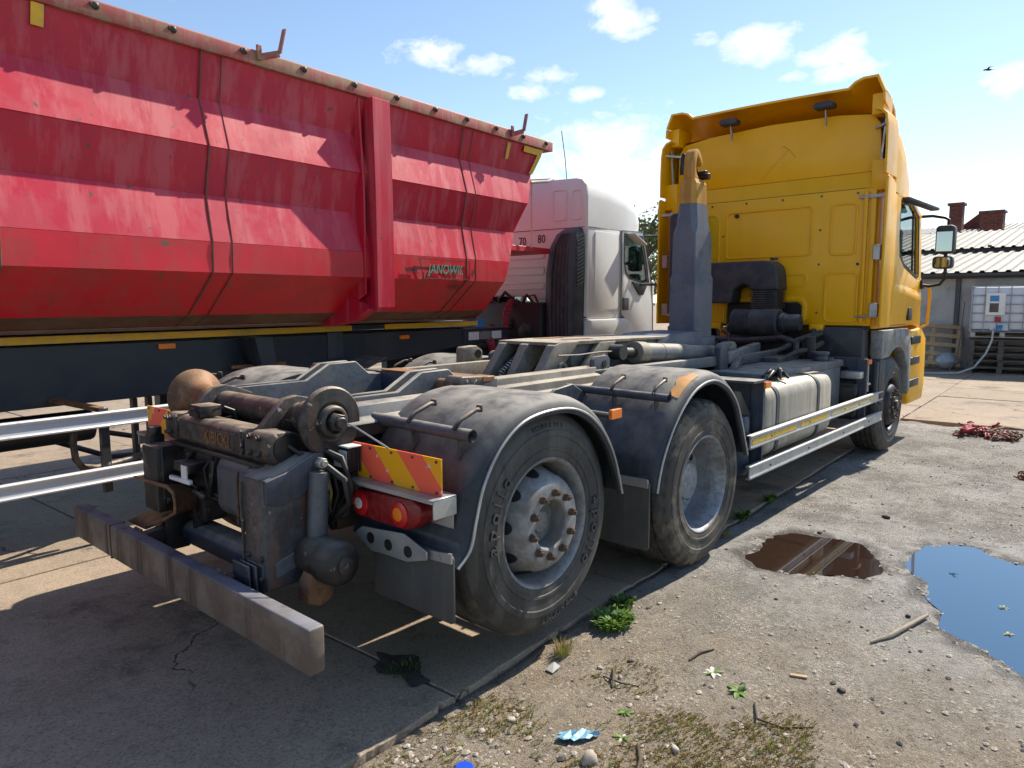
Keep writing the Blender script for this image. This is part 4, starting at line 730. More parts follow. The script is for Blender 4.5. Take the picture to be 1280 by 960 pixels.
# bolts and weld beads on the rear gear
BOLT = MB().cyl((0, 0, 0), (0, 0, .004), .014, n=12).cyl((0, 0, .004), (0, 0, .014), .010, n=6).mesh('bolt', 'worn_steel', smooth=30)
for p_, rot in [((-1.12, y_, z_), (0, R(-90), 0)) for y_ in (.38, .35, -.41, -.48) for z_ in (1.0, 1.07)]+[((-1.186, -.54+q, z_), (0, R(-90), 0)) for q in (-.05, .05) for z_ in (.52, .60)]+[((x_, -.461, z_), (R(90), 0, 0)) for x_ in (-.70, -.55, -.30, -.10, .08) for z_ in (1.06, 1.14)]+[((x_, -.657, 1.17), (R(90), 0, 0)) for x_ in (-.10, -.02)]: link('bolt', BOLT, T, p_, rot)
for P_ in ([(-1.19, -.455, .50), (-1.19, -.455, .90)], [(-1.155, -.36, .69), (-1.155, -.36, .92)], [(-1.118, .28, .98), (-1.118, .28, 1.085)], [(-1.118, -.34, .98), (-1.118, -.34, 1.085)], [(-1.27, -.46, .532), (-1.27, -.38, .532)], [(-1.27, .38, .532), (-1.27, .46, .532)]):
    rg_ = random.Random(9); n_ = 14; MB().tube([lerp(Vector(P_[0]), Vector(P_[1]), k/n_)+Vector((rg_.uniform(-.002, .002), rg_.uniform(-.002, .002), 0)) for k in range(n_+1)], [.006+.003*(k % 2) for k in range(n_+1)], 6).build('weld_bead', 'worn_steel', T)
for k, q in enumerate(([(-.92, -.60, 1.02), (-.87, -.70, .98), (-.85, -.74, .86), (-.87, -.72, .74), (-.90, -.64, .70), (-.82, -.5, .72)], [(-.90, -.58, 1.0), (-.84, -.66, .95), (-.82, -.70, .84), (-.83, -.66, .74), (-.80, -.5, .70)], [(-.94, -.62, .98), (-.90, -.76, .90), (-.88, -.76, .80), (-.90, -.68, .72), (-.86, -.5, .66)])): MB().tube(q, (.012, .009, .014)[k], 7).build('hose', 'black', T, smooth=60)
for y_ in (.22, .02, -.16): MB().tube([(-1.06, y_, .93), (-1.10, y_+.03, .86), (-1.08, y_+.05, .76), (-1.04, y_-.04, .70), (-.98, y_-.1, .66)], .010, 6).build('hose', 'black', T, smooth=60)
# ---- cab
Y_ = 'yellow_paint'
pts = [(-1.12, 1.37), (-.44, 1.37), (-.44, 1.57), (-.40, 1.61), (.36, 1.61), (.40, 1.57), (.40, 1.37), (1.12, 1.37), (1.12, 2.73), (-1.12, 2.73)]
mb = MB(); mb.prism(pts, 'x', 5.15, 5.20); bw = mb.build('cab_back_wall', Y_, T, bevel=.012, seg=2)
def emboss(y0, y1, z0, z1, r=.05, w=.022):
    mb = MB(); o = rrect(y0, y1, z0, z1, r); i = rrect(y0+w, y1-w, z0+w, z1-w, max(.01, r-w)); mb.ring(o, i, 'x', 5.137, 5.155); mb.build('pressed_rib', Y_, bw, bevel=.004, seg=1)
emboss(-.525, .43, 2.09, 2.61); emboss(-.965, -.70, 2.08, 2.605, .06); emboss(-1.0, -.665, 1.40, 1.915, .06); emboss(-.49, -.10, 1.77, 1.915, .06); emboss(.50, 1.0, 1.45, 2.6, .08)
mb = MB(); mb.ring(rrect(-.50, .46, 1.36, 1.67, .10), rrect(-.455, .415, 1.355, 1.625, .06), 'x', 5.135, 5.155); mb.build('pressed_rib', Y_, bw, bevel=.008)
for y, w in ((-1.035, .02), (-1.105, .025)): MB().box(5.12, 5.16, y-w, y+w, 1.40, 2.70).build('corner_post', Y_, bw, bevel=.012)
MB().cyl((5.145, .30, 2.56), (5.12, .30, 2.56), .022, n=12).build('plug', 'black', bw); MB().cyl((5.145, -.98, 1.99), (5.135, -.98, 1.99), .014, n=10).build('plug', 'black', bw)
FIX = MB().cyl((0, 0, 0), (-.005, 0, 0), .011, n=10).mesh('fastener', 'worn_steel', smooth=30)
for y_, z_ in [(q, 2.69) for q in (-.95, -.6, -.2, .2, .6, .95)]+[(-.60, 2.0), (-.60, 1.5), (.0, 1.70), (.46, 2.35), (-.60, 2.35)]: link('fastener', FIX, bw, (5.15, y_, z_))
MB().box(5.19, 5.9, -.44, .40, 1.0, 1.60).build('engine_tunnel', 'black', T)
for y_ in (-1.08, .62): MB().prism(rrect(y_, y_+.46, 1.02, 1.35, .03), 'x', 5.10, 5.35).build('rear_cab_mount', 'plastic_dark', T, bevel=.02)
for y in (-.25, -.62, .5): MB().box(5.08, 5.16, y-.07, y+.07, 1.315, 1.385).build('cab_bracket', Y_, bw, bevel=.01)
# roof fairing back
mb = MB(); hb = [(1.03, 3.44), (.70, 3.485), (.0, 3.515), (-.70, 3.497), (-1.03, 3.455), (-1.10, 3.36), (-1.13, 2.90), (1.10, 2.90), (1.09, 3.34)]
mb.prism(hb, 'x', 5.25, 5.28); fb = mb.build('fairing_back', Y_, T, bevel=.012)
mb = MB(); mb.add([(5.25, -1.13, 2.898), (5.25, 1.10, 2.898), (5.17, 1.12, 2.735), (5.17, -1.12, 2.735)], [(0, 1, 2, 3)]); mb.build('fairing_sill', Y_, fb, solid=.012)
MB().box(5.16, 5.30, -1.02, 1.02, 2.725, 2.733).build('roof_seam', 'black', T)
# scratch on the panel
mb = MB(); mb.tube([(5.2465, -.14, 3.27), (5.2465, -.19, 3.24), (5.2465, -.24, 3.19), (5.2465, -.28, 3.13)], .002, 5); mb.tube([(5.2465, -.21, 3.23), (5.2465, -.05, 3.08), (5.2465, .08, 2.94)], .0008, 5); mb.build('scratch', 'yellow_inner', fb)
# fairing shell
def sec(x, hw, zt, z0): return [(x, -hw, z0), (x, -hw, lerp(z0, zt, .55)), (x, -hw+.012, lerp(z0, zt, .82)), (x, -hw+.05, lerp(z0, zt, .95)), (x, -hw+.13, zt), (x, -hw*.5, zt+.03), (x, 0, zt+.04)]
def full(x, hw, zt, z0): a = sec(x, hw, zt, z0); return a+[(p[0], -p[1], p[2]) for p in a[-2::-1]]
mb = MB(); mb.rows([full(5.285, 1.17, 3.47, 2.74), full(5.6, 1.17, 3.47, 2.74), full(5.9, 1.15, 3.42, 2.74), full(6.25, 1.12, 3.28, 2.74), full(6.6, 1.08, 3.05, 2.74), full(6.85, 1.02, 2.86, 2.74), full(7.02, .93, 2.78, 2.74)]); mb.build('roof_fairing', Y_, T, smooth=60)
for mir in (False, True):
    rows = [[(x, -1.225, 2.845), (x, -1.225, 3.10), (x, -1.22, 3.30), (x, -1.205, 3.40), (x, -1.16, 3.455), (x, -1.10, 3.475)] for x in (5.05, 5.2, 5.42)]; rows.append([(5.62, -1.172, 2.80), (5.62, -1.172, 3.1), (5.62, -1.17, 3.30), (5.62, -1.155, 3.40), (5.62, -1.12, 3.45), (5.62, -1.08, 3.47)])
    mb = MB(); mb.rows(rows); fl = mb.build('upper_side_flap', Y_, T, solid=.02, smooth=50, mirror=mir)
    mb = MB(); mb.prism([(5.05, 1.36), (5.36, 1.355), (5.36, 2.76), (5.30, 2.80), (5.08, 2.825), (5.05, 2.79)], 'y', -1.245, -1.220); lf = mb.build('lower_side_flap', Y_, T, bevel=.008, mirror=mir)
    mb = MB(); mb.bar((5.10, -1.22, 2.64), (5.14, -.97, 2.645), .02, .03); mb.build('flap_strut', 'zinc', lf, mirror=mir)
    mb = MB(); mb.bar((5.12, -1.21, 3.33), (5.24, -1.06, 3.315), .018, .022); mb.bar((5.2, -1.16, 3.38), (5.2, -1.13, 2.95), .018, .018); mb.build('flap_strut', 'zinc', fl, mirror=mir)
    MB().box(5.08, 5.135, -1.20, -1.13, 2.02, 2.17).build('flap_hinge', 'zinc', lf, bevel=.006, seg=1, mirror=mir); MB().box(5.09, 5.135, -1.20, -1.12, 1.46, 1.60).bar((5.09, -1.20, 1.47), (5.13, -.98, 1.46), .02, .02).build('flap_hinge', 'zinc', lf, bevel=.006, seg=1, mirror=mir)
    mb = MB(); mb.box(5.14, 5.45, -1.148, -1.04, 3.42, 3.62); mb.build('visor_post', Y_, T, bevel=.01, mirror=mir)
for sy in (-1, 1): MB().box(5.16, 5.34, min(sy*1.06, sy*1.218), max(sy*1.06, sy*1.218), 2.70, 3.0).build('fairing_corner', Y_, T, bevel=.012)
# visor with raised corners
ys = [-1.15, -1.13, -1.09, -1.03, -.97, -.90, -.84, -.6, -.3, 0, .3, .6, .84, .90, .97, 1.03, 1.09, 1.13, 1.15]
def vz(y):
    a = abs(y); base = 3.69-.02*(a/1.1)**2
    if a > .84: base = lerp(3.68, 3.755, min(1, (a-.84)/.09))
    if a > 1.09: base -= (a-1.09)*2.4
    return base
mb = MB(); mb.rows([[(5.07, y, vz(y)) for y in ys], [(5.14, y, vz(y)+.005) for y in ys], [(5.35, y*.985, lerp(vz(y), 3.60, .5)) for y in ys], [(5.65, y*.97, 3.535) for y in ys], [(5.95, y*.93, 3.44) for y in ys]])
for sy in (-1, 1): mb.add([(5.07, sy*1.15, vz(1.15)), (5.07, sy*1.155, 3.52), (5.40, sy*1.12, 3.49), (5.35, sy*1.13, lerp(vz(1.15), 3.60, .5)), (5.14, sy*1.15, vz(1.15))], [(0, 1, 2, 3, 4)])
mb.build('roof_visor', Y_, T, solid=-.022, smooth=32)
for y in (.41, -.60):
    mb = MB(); mb.bar((5.19, y, 3.40), (5.15, y, 3.58), .035, .012, (0, 1, 0)); bk = mb.build('beacon_stalk', 'zinc', T, bevel=.002, seg=1)
    mb = MB(); mb.prism([(y-.10, 3.565), (y-.085, 3.55), (y+.085, 3.55), (y+.10, 3.565), (y+.10, 3.595), (y+.07, 3.615), (y-.07, 3.615), (y-.10, 3.595)], 'x', 5.06, 5.19); mb.build('roof_lamp', 'plastic_dark', bk, bevel=.012)
# cab sides
OUT = [(5.2, 2.74), (6.50, 2.745), (6.93, 2.62), (7.06, 1.95), (7.08, 1.60), (7.08, 1.34), (5.2, 1.34), (5.2, 2.0)]
WIN = [(5.97, 2.66), (6.46, 2.675), (6.78, 2.56), (6.90, 1.93), (6.82, 1.91), (6.22, 2.03), (6.02, 2.14), (5.97, 2.35)]
WIG = [(5.94, 2.69), (6.47, 2.705), (6.81, 2.58), (6.935, 1.90), (6.82, 1.875), (6.20, 2.0), (5.99, 2.12), (5.94, 2.34)]
for mir in (False, True):
    mb = MB(); mb.ring(OUT, WIN, 'y', -1.15, -1.11); cs = mb.build('cab_side', Y_, T, bevel=.006, mirror=mir)
    mb = MB(); mb.ring(WIG, WIN, 'y', -1.156, -1.149); wf = mb.build('window_seal', 'black', T, mirror=mir); mb = MB(); mb.prism(WIN, 'y', -1.132, -1.128); mb.build('window_pane', 'glass', wf, smooth=0, mirror=mir)
    mb = MB(); mb.bar((6.60, -1.135, 2.64), (6.70, -1.135, 1.93), .012, .025); mb.bar((6.0, -1.10, 2.45), (6.6, -1.02, 2.36), .03, .03); mb.build('window_divider', 'black', wf, mirror=mir)
    dr = [(5.74, 1.365), (6.46, 1.36), (6.60, 1.46), (7.05, 1.47), (7.045, 1.86), (6.80, 1.855), (6.19, 1.975), (5.95, 2.10), (5.90, 2.30), (5.90, 2.70), (5.74, 2.705)]
    mb = MB(); mb.prism(dr, 'y', -1.168, -1.149); door = mb.build('door', Y_, T, bevel=.008, mirror=mir)
    mb = MB(); mb.rows([[(x, -1.160+(y+1.160)*w_, z_-.10*(x-5.75)) for x, w_ in ((5.745, 0), (5.9, .45), (6.2, .8), (6.6, 1), (6.95, .8), (7.045, .25))] for y, z_ in ((-1.160, 1.44), (-1.182, 1.62), (-1.198, 1.72), (-1.203, 1.765), (-1.185, 1.80), (-1.160, 1.86))]); mb.build('door_swage', Y_, door, smooth=60, mirror=mir)
    mb = MB(); mb.prism(rrect(6.40, 6.56, 1.40, 1.545, .02), 'y', -1.190, -1.160); mb.build('door_handle', 'black', door, bevel=.006, mirror=mir)
    MB().tube([(x_, -1.1515, z_) for x_, z_ in dr+dr[:1]], .007, 5).build('door_gap', 'ink', door, mirror=mir)
    mb = MB(); mb.prism([(5.36, 1.36), (5.70, 1.36), (5.70, 2.71), (5.36, 2.73)], 'y', -1.185, -1.149); mb.build('rear_quarter_panel', Y_, T, bevel=.018, mirror=mir)
    mb = MB(); mb.cyl((5.50, -1.186, 1.44), (5.50, -1.188, 1.44), .045, n=20); mb.build('round_sticker', 'white_paint', T, mirror=mir)
    sk = [(5.27, 1.325), (6.30, 1.315), (6.42, 1.27), (6.50, 1.10), (6.53, .60), (6.44, .56), (6.43, .70), (6.36, .90), (6.22, 1.04), (6.05, 1.115), (5.87, 1.125), (5.72, 1.10), (5.58, 1.04), (5.30, 1.03)]
    mb = MB(); mb.prism(sk, 'y', -1.215, -1.10); wa = mb.build('wheel_arch_panel', 'rim_grey', T, bevel=.012, mirror=mir)
    MB().prism(rrect(6.28, 6.38, 1.27, 1.305, .006), 'y', -1.222, -1.215).build('arch_marker', 'amber_lens', wa, mirror=mir)
    mb = MB(); mb.prism([(5.30, .60), (5.42, .56), (5.50, .60), (5.52, 1.02), (5.30, 1.03)], 'y', -1.20, -.70); mb.build('arch_rear_panel', 'plastic_dark', T, bevel=.012, mirror=mir)
    mb = MB(); mb.prism([(6.56, .50), (6.62, .42), (7.30, .42), (7.38, .60), (7.34, 1.18), (7.10, 1.30), (6.60, 1.28), (6.56, 1.1)], 'y', -1.19, -.2); mb.build('bumper', Y_, T, bevel=.03, mirror=mir)
    for z_ in (.62, .88, 1.12): MB().box(6.58, 7.0, -1.205, -1.185, z_, z_+.09).build('step', 'black', T, bevel=.008, mirror=mir)
    mb = MB(); mb.tube([(7.06, -1.15, 1.28), (7.12, -1.235, 1.34), (7.13, -1.245, 1.70), (7.10, -1.235, 1.78), (7.06, -1.15, 1.80)], .018, 8); mb.build('grab_loop', Y_, T, mirror=mir)
    # mirrors
    mb = MB(); mb.prism(rrect(-1.505, -1.315, 2.155, 2.475, .045), 'x', 6.86, 7.02); ms_ = mb.build('mirror_housing', 'plastic_dark', T, bevel=.025, seg=3, mirror=mir); mb = MB(); mb.add([(6.858, -1.487, 2.18), (6.832, -1.335, 2.18), (6.832, -1.335, 2.40), (6.858, -1.487, 2.40)], [(0, 1, 2, 3)]); mb.build('mirror_glass', 'mirror_glass', ms_, mirror=mir)
    mb = MB(); mb.prism(rrect(-1.50, -1.295, 1.985, 2.125, .04), 'x', 6.86, 7.0); ms_ = mb.build('mirror_housing', 'plastic_dark', T, bevel=.025, seg=3, mirror=mir); mb = MB(); mb.prism(rrect(-1.48, -1.315, 2.0, 2.11, .03), 'x', 6.853, 6.8595); mb.build('mirror_glass', 'mirror_glass', ms_, mirror=mir)
    mb = MB(); mb.tube([(7.0, -1.14, 1.81), (7.02, -1.25, 1.79), (7.02, -1.36, 1.81), (7.0, -1.41, 1.88), (6.98, -1.415, 2.0)], .018, 8); mb.box(6.96, 7.06, -1.19, -1.13, 1.76, 1.86); mb.build('mirror_arm', 'black', T, mirror=mir); mb = MB(); mb.tube([(7.0, -1.05, 2.60), (7.0, -1.25, 2.60), (6.99, -1.38, 2.57), (6.98, -1.42, 2.54), (6.97, -1.42, 2.44)], .018, 8); mb.build('mirror_arm', 'black', T, mirror=mir); MB().tube([(6.97, -1.41, 2.17), (6.97, -1.41, 2.10)], .02, 8).build('mirror_link', 'black', T, mirror=mir)
    mb = MB(); mb.bar((6.02, -1.17, 2.705), (6.85, -1.30, 2.655), .10, .035); mb.build('kerb_mirror', 'plastic_dark', T, bevel=.012, mirror=mir)
mb = MB(); mb.box(5.2, 7.06, -1.10, 1.10, 1.342, 1.37); mb.build('cab_floor', 'plastic_dark', T); mb = MB(); mb.box(5.2, 6.9, -1.10, 1.10, 2.70, 2.735); mb.build('cab_roof', 'plastic_grey', T)
mb = MB(); mb.prism([(-1.15, 1.30), (1.15, 1.30), (1.13, 1.92), (-1.13, 1.92)], 'x', 7.09, 7.20); mb.build('cab_front', Y_, T, bevel=.03)
mb = MB(); mb.prism([(-1.10, 1.93), (1.10, 1.93), (1.02, 2.66), (-1.02, 2.66)], 'x', 7.08, 7.09); mb.build('windscreen', 'glass', T, smooth=0)
for y in (-.55, .55):
    mb = MB(); mb.box(5.5, 6.0, y-.25, y+.25, 1.6, 1.75); mb.prism([(5.45, 1.7), (5.62, 1.72), (5.50, 2.45), (5.36, 2.42)], 'y', y-.22, y+.22); mb.build('seat', 'plastic_dark', T, bevel=.04)
mb = MB(); mb.prism([(6.65, 1.4), (7.05, 1.4), (7.05, 1.92), (6.80, 1.95), (6.68, 1.80)], 'y', -1.08, 1.08); mb.build('dashboard', 'plastic_dark', T, bevel=.03)
mb = MB(); mb.lathe([(.20, -.014), (.22, -.014), (.22, .014), (.20, .014)], (6.55, .55, 1.95), (.75, 0, -.66), 28, closed=True); mb.build('steering_wheel', 'black', T)
mb = MB(); mb.prism([(6.95, 2.56), (7.05, 2.60), (7.02, 2.84), (6.98, 2.72)], 'y', -1.02, -.99); mb.lathe([(0, -.07), (.06, -.04), (.07, 0), (.05, .05), (0, .07)], (6.99, -1.0, 2.55), (0, 0, 1), 12); mb.build('pennant', 'cloth_purple', T, bevel=.005)
# air intake
mb = MB(); mb.prism([(.64, 2.045), (-.10, 2.05), (-.20, 2.04), (-.26, 1.99), (-.285, 1.90), (-.30, 1.735), (.015, 1.735), (.02, 1.78), (.09, 1.805), (.20, 1.75), (.22, 1.60), (.475, 1.60), (.48, 1.76), (.64, 1.76)], 'x', 4.86, 5.12); ai = mb.build('air_intake', 'plastic_dark', T, bevel=.025, seg=3)
mb = MB(); mb.cyl((4.95, -.21, 2.05), (4.95, -.21, 2.075), .04, n=12); mb.build('intake_cap', 'plastic_dark', ai)
mb = MB(); mb.prism(rrect(.66, .98, 1.50, 2.62, .06), 'x', 4.84, 5.12); mb.build('intake_stack', 'plastic_dark', T, bevel=.03, seg=3)
for k in range(8): z_ = 1.55+.024*k; MB().prism(rrect(4.86, 5.11, -.30, .015, .05), 'z', z_, z_+.013).build('bellows_fold', 'rubber', ai, bevel=.004, seg=1)
MB().prism(rrect(4.88, 5.09, -.285, 0.0, .05), 'z', 1.53, 1.74).build('bellows_core', 'black', ai)
mb = MB(); prof = [(0, 0), (.12, 0), (.135, .01)]; 
for k in range(10): prof += [(.138, .02+.018*k), (.138, .032+.018*k), (.132, .034+.018*k), (.132, .038+.018*k)]
prof += [(.142, .21), (.142, .22), (.145, .50), (.13, .51), (0, .51)]
mb.lathe(prof, (4.82, .16, 1.40), (0, -1, 0), 36); ft = mb.build('air_filter', 'plastic_dark', T, smooth=30); mb = MB(); mb.lathe([(.10, .0), (.10, .04), (.088, .05), (.088, .17), (.075, .195), (0, .20)], (4.82, -.36, 1.40), (0, -1, 0), 28); mb.build('filter_end', 'plastic_grey', ft)
for a in ([(4.7, -.6, 1.18), (4.75, -.4, 1.24), (4.7, 0, 1.2), (4.72, .5, 1.22)], [(4.9, -.75, 1.3), (4.8, -.55, 1.22), (4.6, -.45, 1.12), (4.3, -.4, 1.10)], [(4.95, .4, 1.3), (4.8, .3, 1.2), (4.5, .25, 1.15)], [(4.85, -.68, 1.05), (4.83, -.68, 1.22), (4.9, -.66, 1.33)], [(4.4, -.55, 1.05), (4.55, -.62, 1.12), (4.75, -.7, 1.14), (4.9, -.75, 1.2)], [(4.6, .1, 1.1), (4.7, .15, 1.27), (4.85, .3, 1.3)]):
    MB().tube(a, rnd.choice((.018, .028, .04)), 10).build('pipe', 'dark_grease', T)
for y, x, r_, h in ((-.70, 4.72, .05, .22), (-.60, 4.6, .03, .16), (.15, 4.2, .04, .12)): MB().cyl((x, y, 1.05), (x, y, 1.05+h), r_, n=14).build('canister', 'dark_grease', T, bevel=.01)
mb = MB(); mb.box(4.1, 4.9, -.62, .62, .98, 1.09); mb.build('hydraulic_block', 'dark_grease', T, bevel=.02)
mb = MB(); mb.prism([(3.62, 1.09), (3.62, 1.22), (3.66, 1.25), (3.76, 1.25), (3.80, 1.22), (3.80, 1.09)], 'y', -.34, -.24); mb.build('transport_lug', 'deck_dusty', T, bevel=.012)
mb = MB(); mb.bar((3.30, -.45, 1.12), (4.35, -.30, 1.17), .08, .09); mb.build('brace_tube', 'deck_grey', T, bevel=.012)
mb = MB(); mb.bar((3.05, -.62, .98), (3.75, -.40, 1.12), .07, .08); mb.build('brace_tube', 'slate', T, bevel=.012)
# ---- right-hand side equipment (and its twin on the far side)
for mir in (False, True):
    for z0, z1, nm in ((.600, .698, 'a'), (.384, .481, 'b')):
        mb = MB(); h = z1-z0; mb.prism([(-1.165, z0), (-1.20, z0), (-1.206, z0+.012), (-1.198, z0+.022), (-1.198, z1-.022), (-1.206, z1-.012), (-1.20, z1), (-1.165, z1), (-1.165, z1-.008), (-1.188, z1-.012), (-1.188, z0+.012), (-1.165, z0+.008)], 'x', 2.13, 5.46); rl = mb.build('side_guard_rail', 'rail_alu', T, bevel=.002, seg=1, mirror=mir)
        if nm == 'a':
            for a, b in ((2.16, 2.55), (2.56, 3.0), (3.10, 3.75), (3.85, 4.6), (4.66, 5.2)): MB().box(a, b, -1.2005, -1.1975, z0+.030, z1-.030).build('reflective_tape', 'tape_old' if a > 3.8 else 'yellow_tape', rl, mirror=mir)
        mb = MB()
        for x in (2.5, 3.3, 4.2, 5.0): mb.cyl((x, -1.198, (z0+z1)/2-.0), (x, -1.204, (z0+z1)/2), .009, n=8)
        mb.build('rail_bolt', 'worn_steel', rl, mirror=mir)
    for x in (2.42, 4.98):
        mb = MB(); mb.box(x-.012, x+.012, -1.165, -1.07, .40, 1.05); mb.prism([(-1.165, .80), (-1.165, 1.06), (-.42, 1.06), (-.42, .96), (-.98, .96), (-1.06, .80)], 'x', x+.013, x+.022); gp = mb.build('guard_bracket', 'slate', T, bevel=.003, seg=1, mirror=mir)
        MB().prism(rrect(x-.02, x+.08, 1.0, 1.045, .006), 'y', -1.185, -1.166).build('side_marker', 'amber_lens', gp, bevel=.003, seg=1, mirror=mir)
    MB().box(2.25, 2.45, -1.16, -.45, 1.045, 1.062).build('guard_plate', 'slate', T, mirror=mir)
    mb = MB(); mb.prism(rrect(-1.15, -.52, .455, 1.0, .11, 6), 'x', 2.50, 3.98); tk = mb.build('fuel_tank', 'tank_alu', T, bevel=.035, seg=3, mirror=mir)
    for x in (2.72, 3.62): MB().ring(rrect(-1.157, -.51, .447, 1.007, .115, 6), rrect(-1.152, -.52, .453, 1.002, .11, 6), 'x', x-.028, x+.028).build('tank_strap', 'plastic_dark', tk, mirror=mir)
    mb = MB(); mb.cyl((3.02, -.98, .99), (3.02, -.98, 1.035), .05, n=18); mb.build('tank_cap', 'black', tk, bevel=.008, mirror=mir)
    mb = MB(); mb.lathe([(0, 0), (.085, .005), (.095, .03), (.095, .40), (.085, .425), (0, .43)], (2.28, -1.02, .38), (0, 0, 1), 24); mb.lathe([(.097, .27), (.101, .275), (.101, .305), (.097, .31)], (2.28, -1.02, .38), (0, 0, 1), 24); mb.build('air_reservoir', 'navy_tank', T, smooth=35, mirror=mir)
    mb = MB(); mb.prism(rrect(-1.05, -.52, .60, .97, .03), 'x', 2.06, 2.20); mb.build('battery_box', 'tank_alu', T, bevel=.02, mirror=mir)
rg = random.Random(5); mb = MB()
for k in range(9): a = rg.random()*6.28; mb.tube([(3.0+rg.uniform(-.03, .03), -1.02+rg.uniform(-.02, .02), 1.035), (3.02+.06*math.cos(a), -1.02+.05*math.sin(a), 1.06+rg.uniform(-.01, .02)), (3.0+.12*math.cos(a+.3), -1.02+.09*math.sin(a), 1.02)], [.012, .022, .008], 6)
mb.build('cap_rag', 'black', T, smooth=60)
mb = MB(); mb.box(2.95, 4.85, -.98, -.45, .985, 1.045); mb.build('hydraulic_tank_lid', 'deck_grey', T, bevel=.006); mb = MB(); mb.box(3.99, 4.80, -.97, -.45, .46, .984); ht = mb.build('hydraulic_tank', 'deck_grey', T, bevel=.012)
MB().box(2.98, 3.97, -.94, -.46, .93, .984).build('tank_shelf', 'slate', T); MB().cyl((4.62, -.9, 1.045), (4.62, -.9, 1.075), .05, n=18).build('shelf_cap', 'slate', T)
mb = MB(); mb.cyl((4.55, -.85, 1.045), (4.55, -.85, 1.10), .07, n=20); mb.cyl((4.55, -.85, 1.10), (4.55, -.85, 1.135), .085, n=20); mb.build('filler_cap', 'slate', ht, bevel=.008)
mb = MB(); mb.prism(rrect(-1.10, -.55, .45, .80, .04), 'x', 4.88, 5.22); mb.build('silencer', 'dark_grease', T, bevel=.03); MB().box(4.86, 5.1, -1.14, -.95, .86, .93).build('valve_box', 'zinc', T, bevel=.008); MB().box(4.92, 5.16, -1.12, -.6, .34, .45).build('lower_box', 'rim_grey', T, bevel=.01)
mb = MB(); mb.tube([(5.06, -1.15, 1.02), (5.06, -1.155, .72)], .008, 6); mb.tube([(5.02, -1.15, .80), (5.10, -1.16, .795)], .014, 6); mb.build('sight_rod', 'rail_alu', T)
MB().prism([(5.24, .58), (5.30, .56), (5.34, 1.0), (5.26, 1.01)], 'y', -1.19, -1.15).build('arch_stay', 'slate', T, bevel=.008)
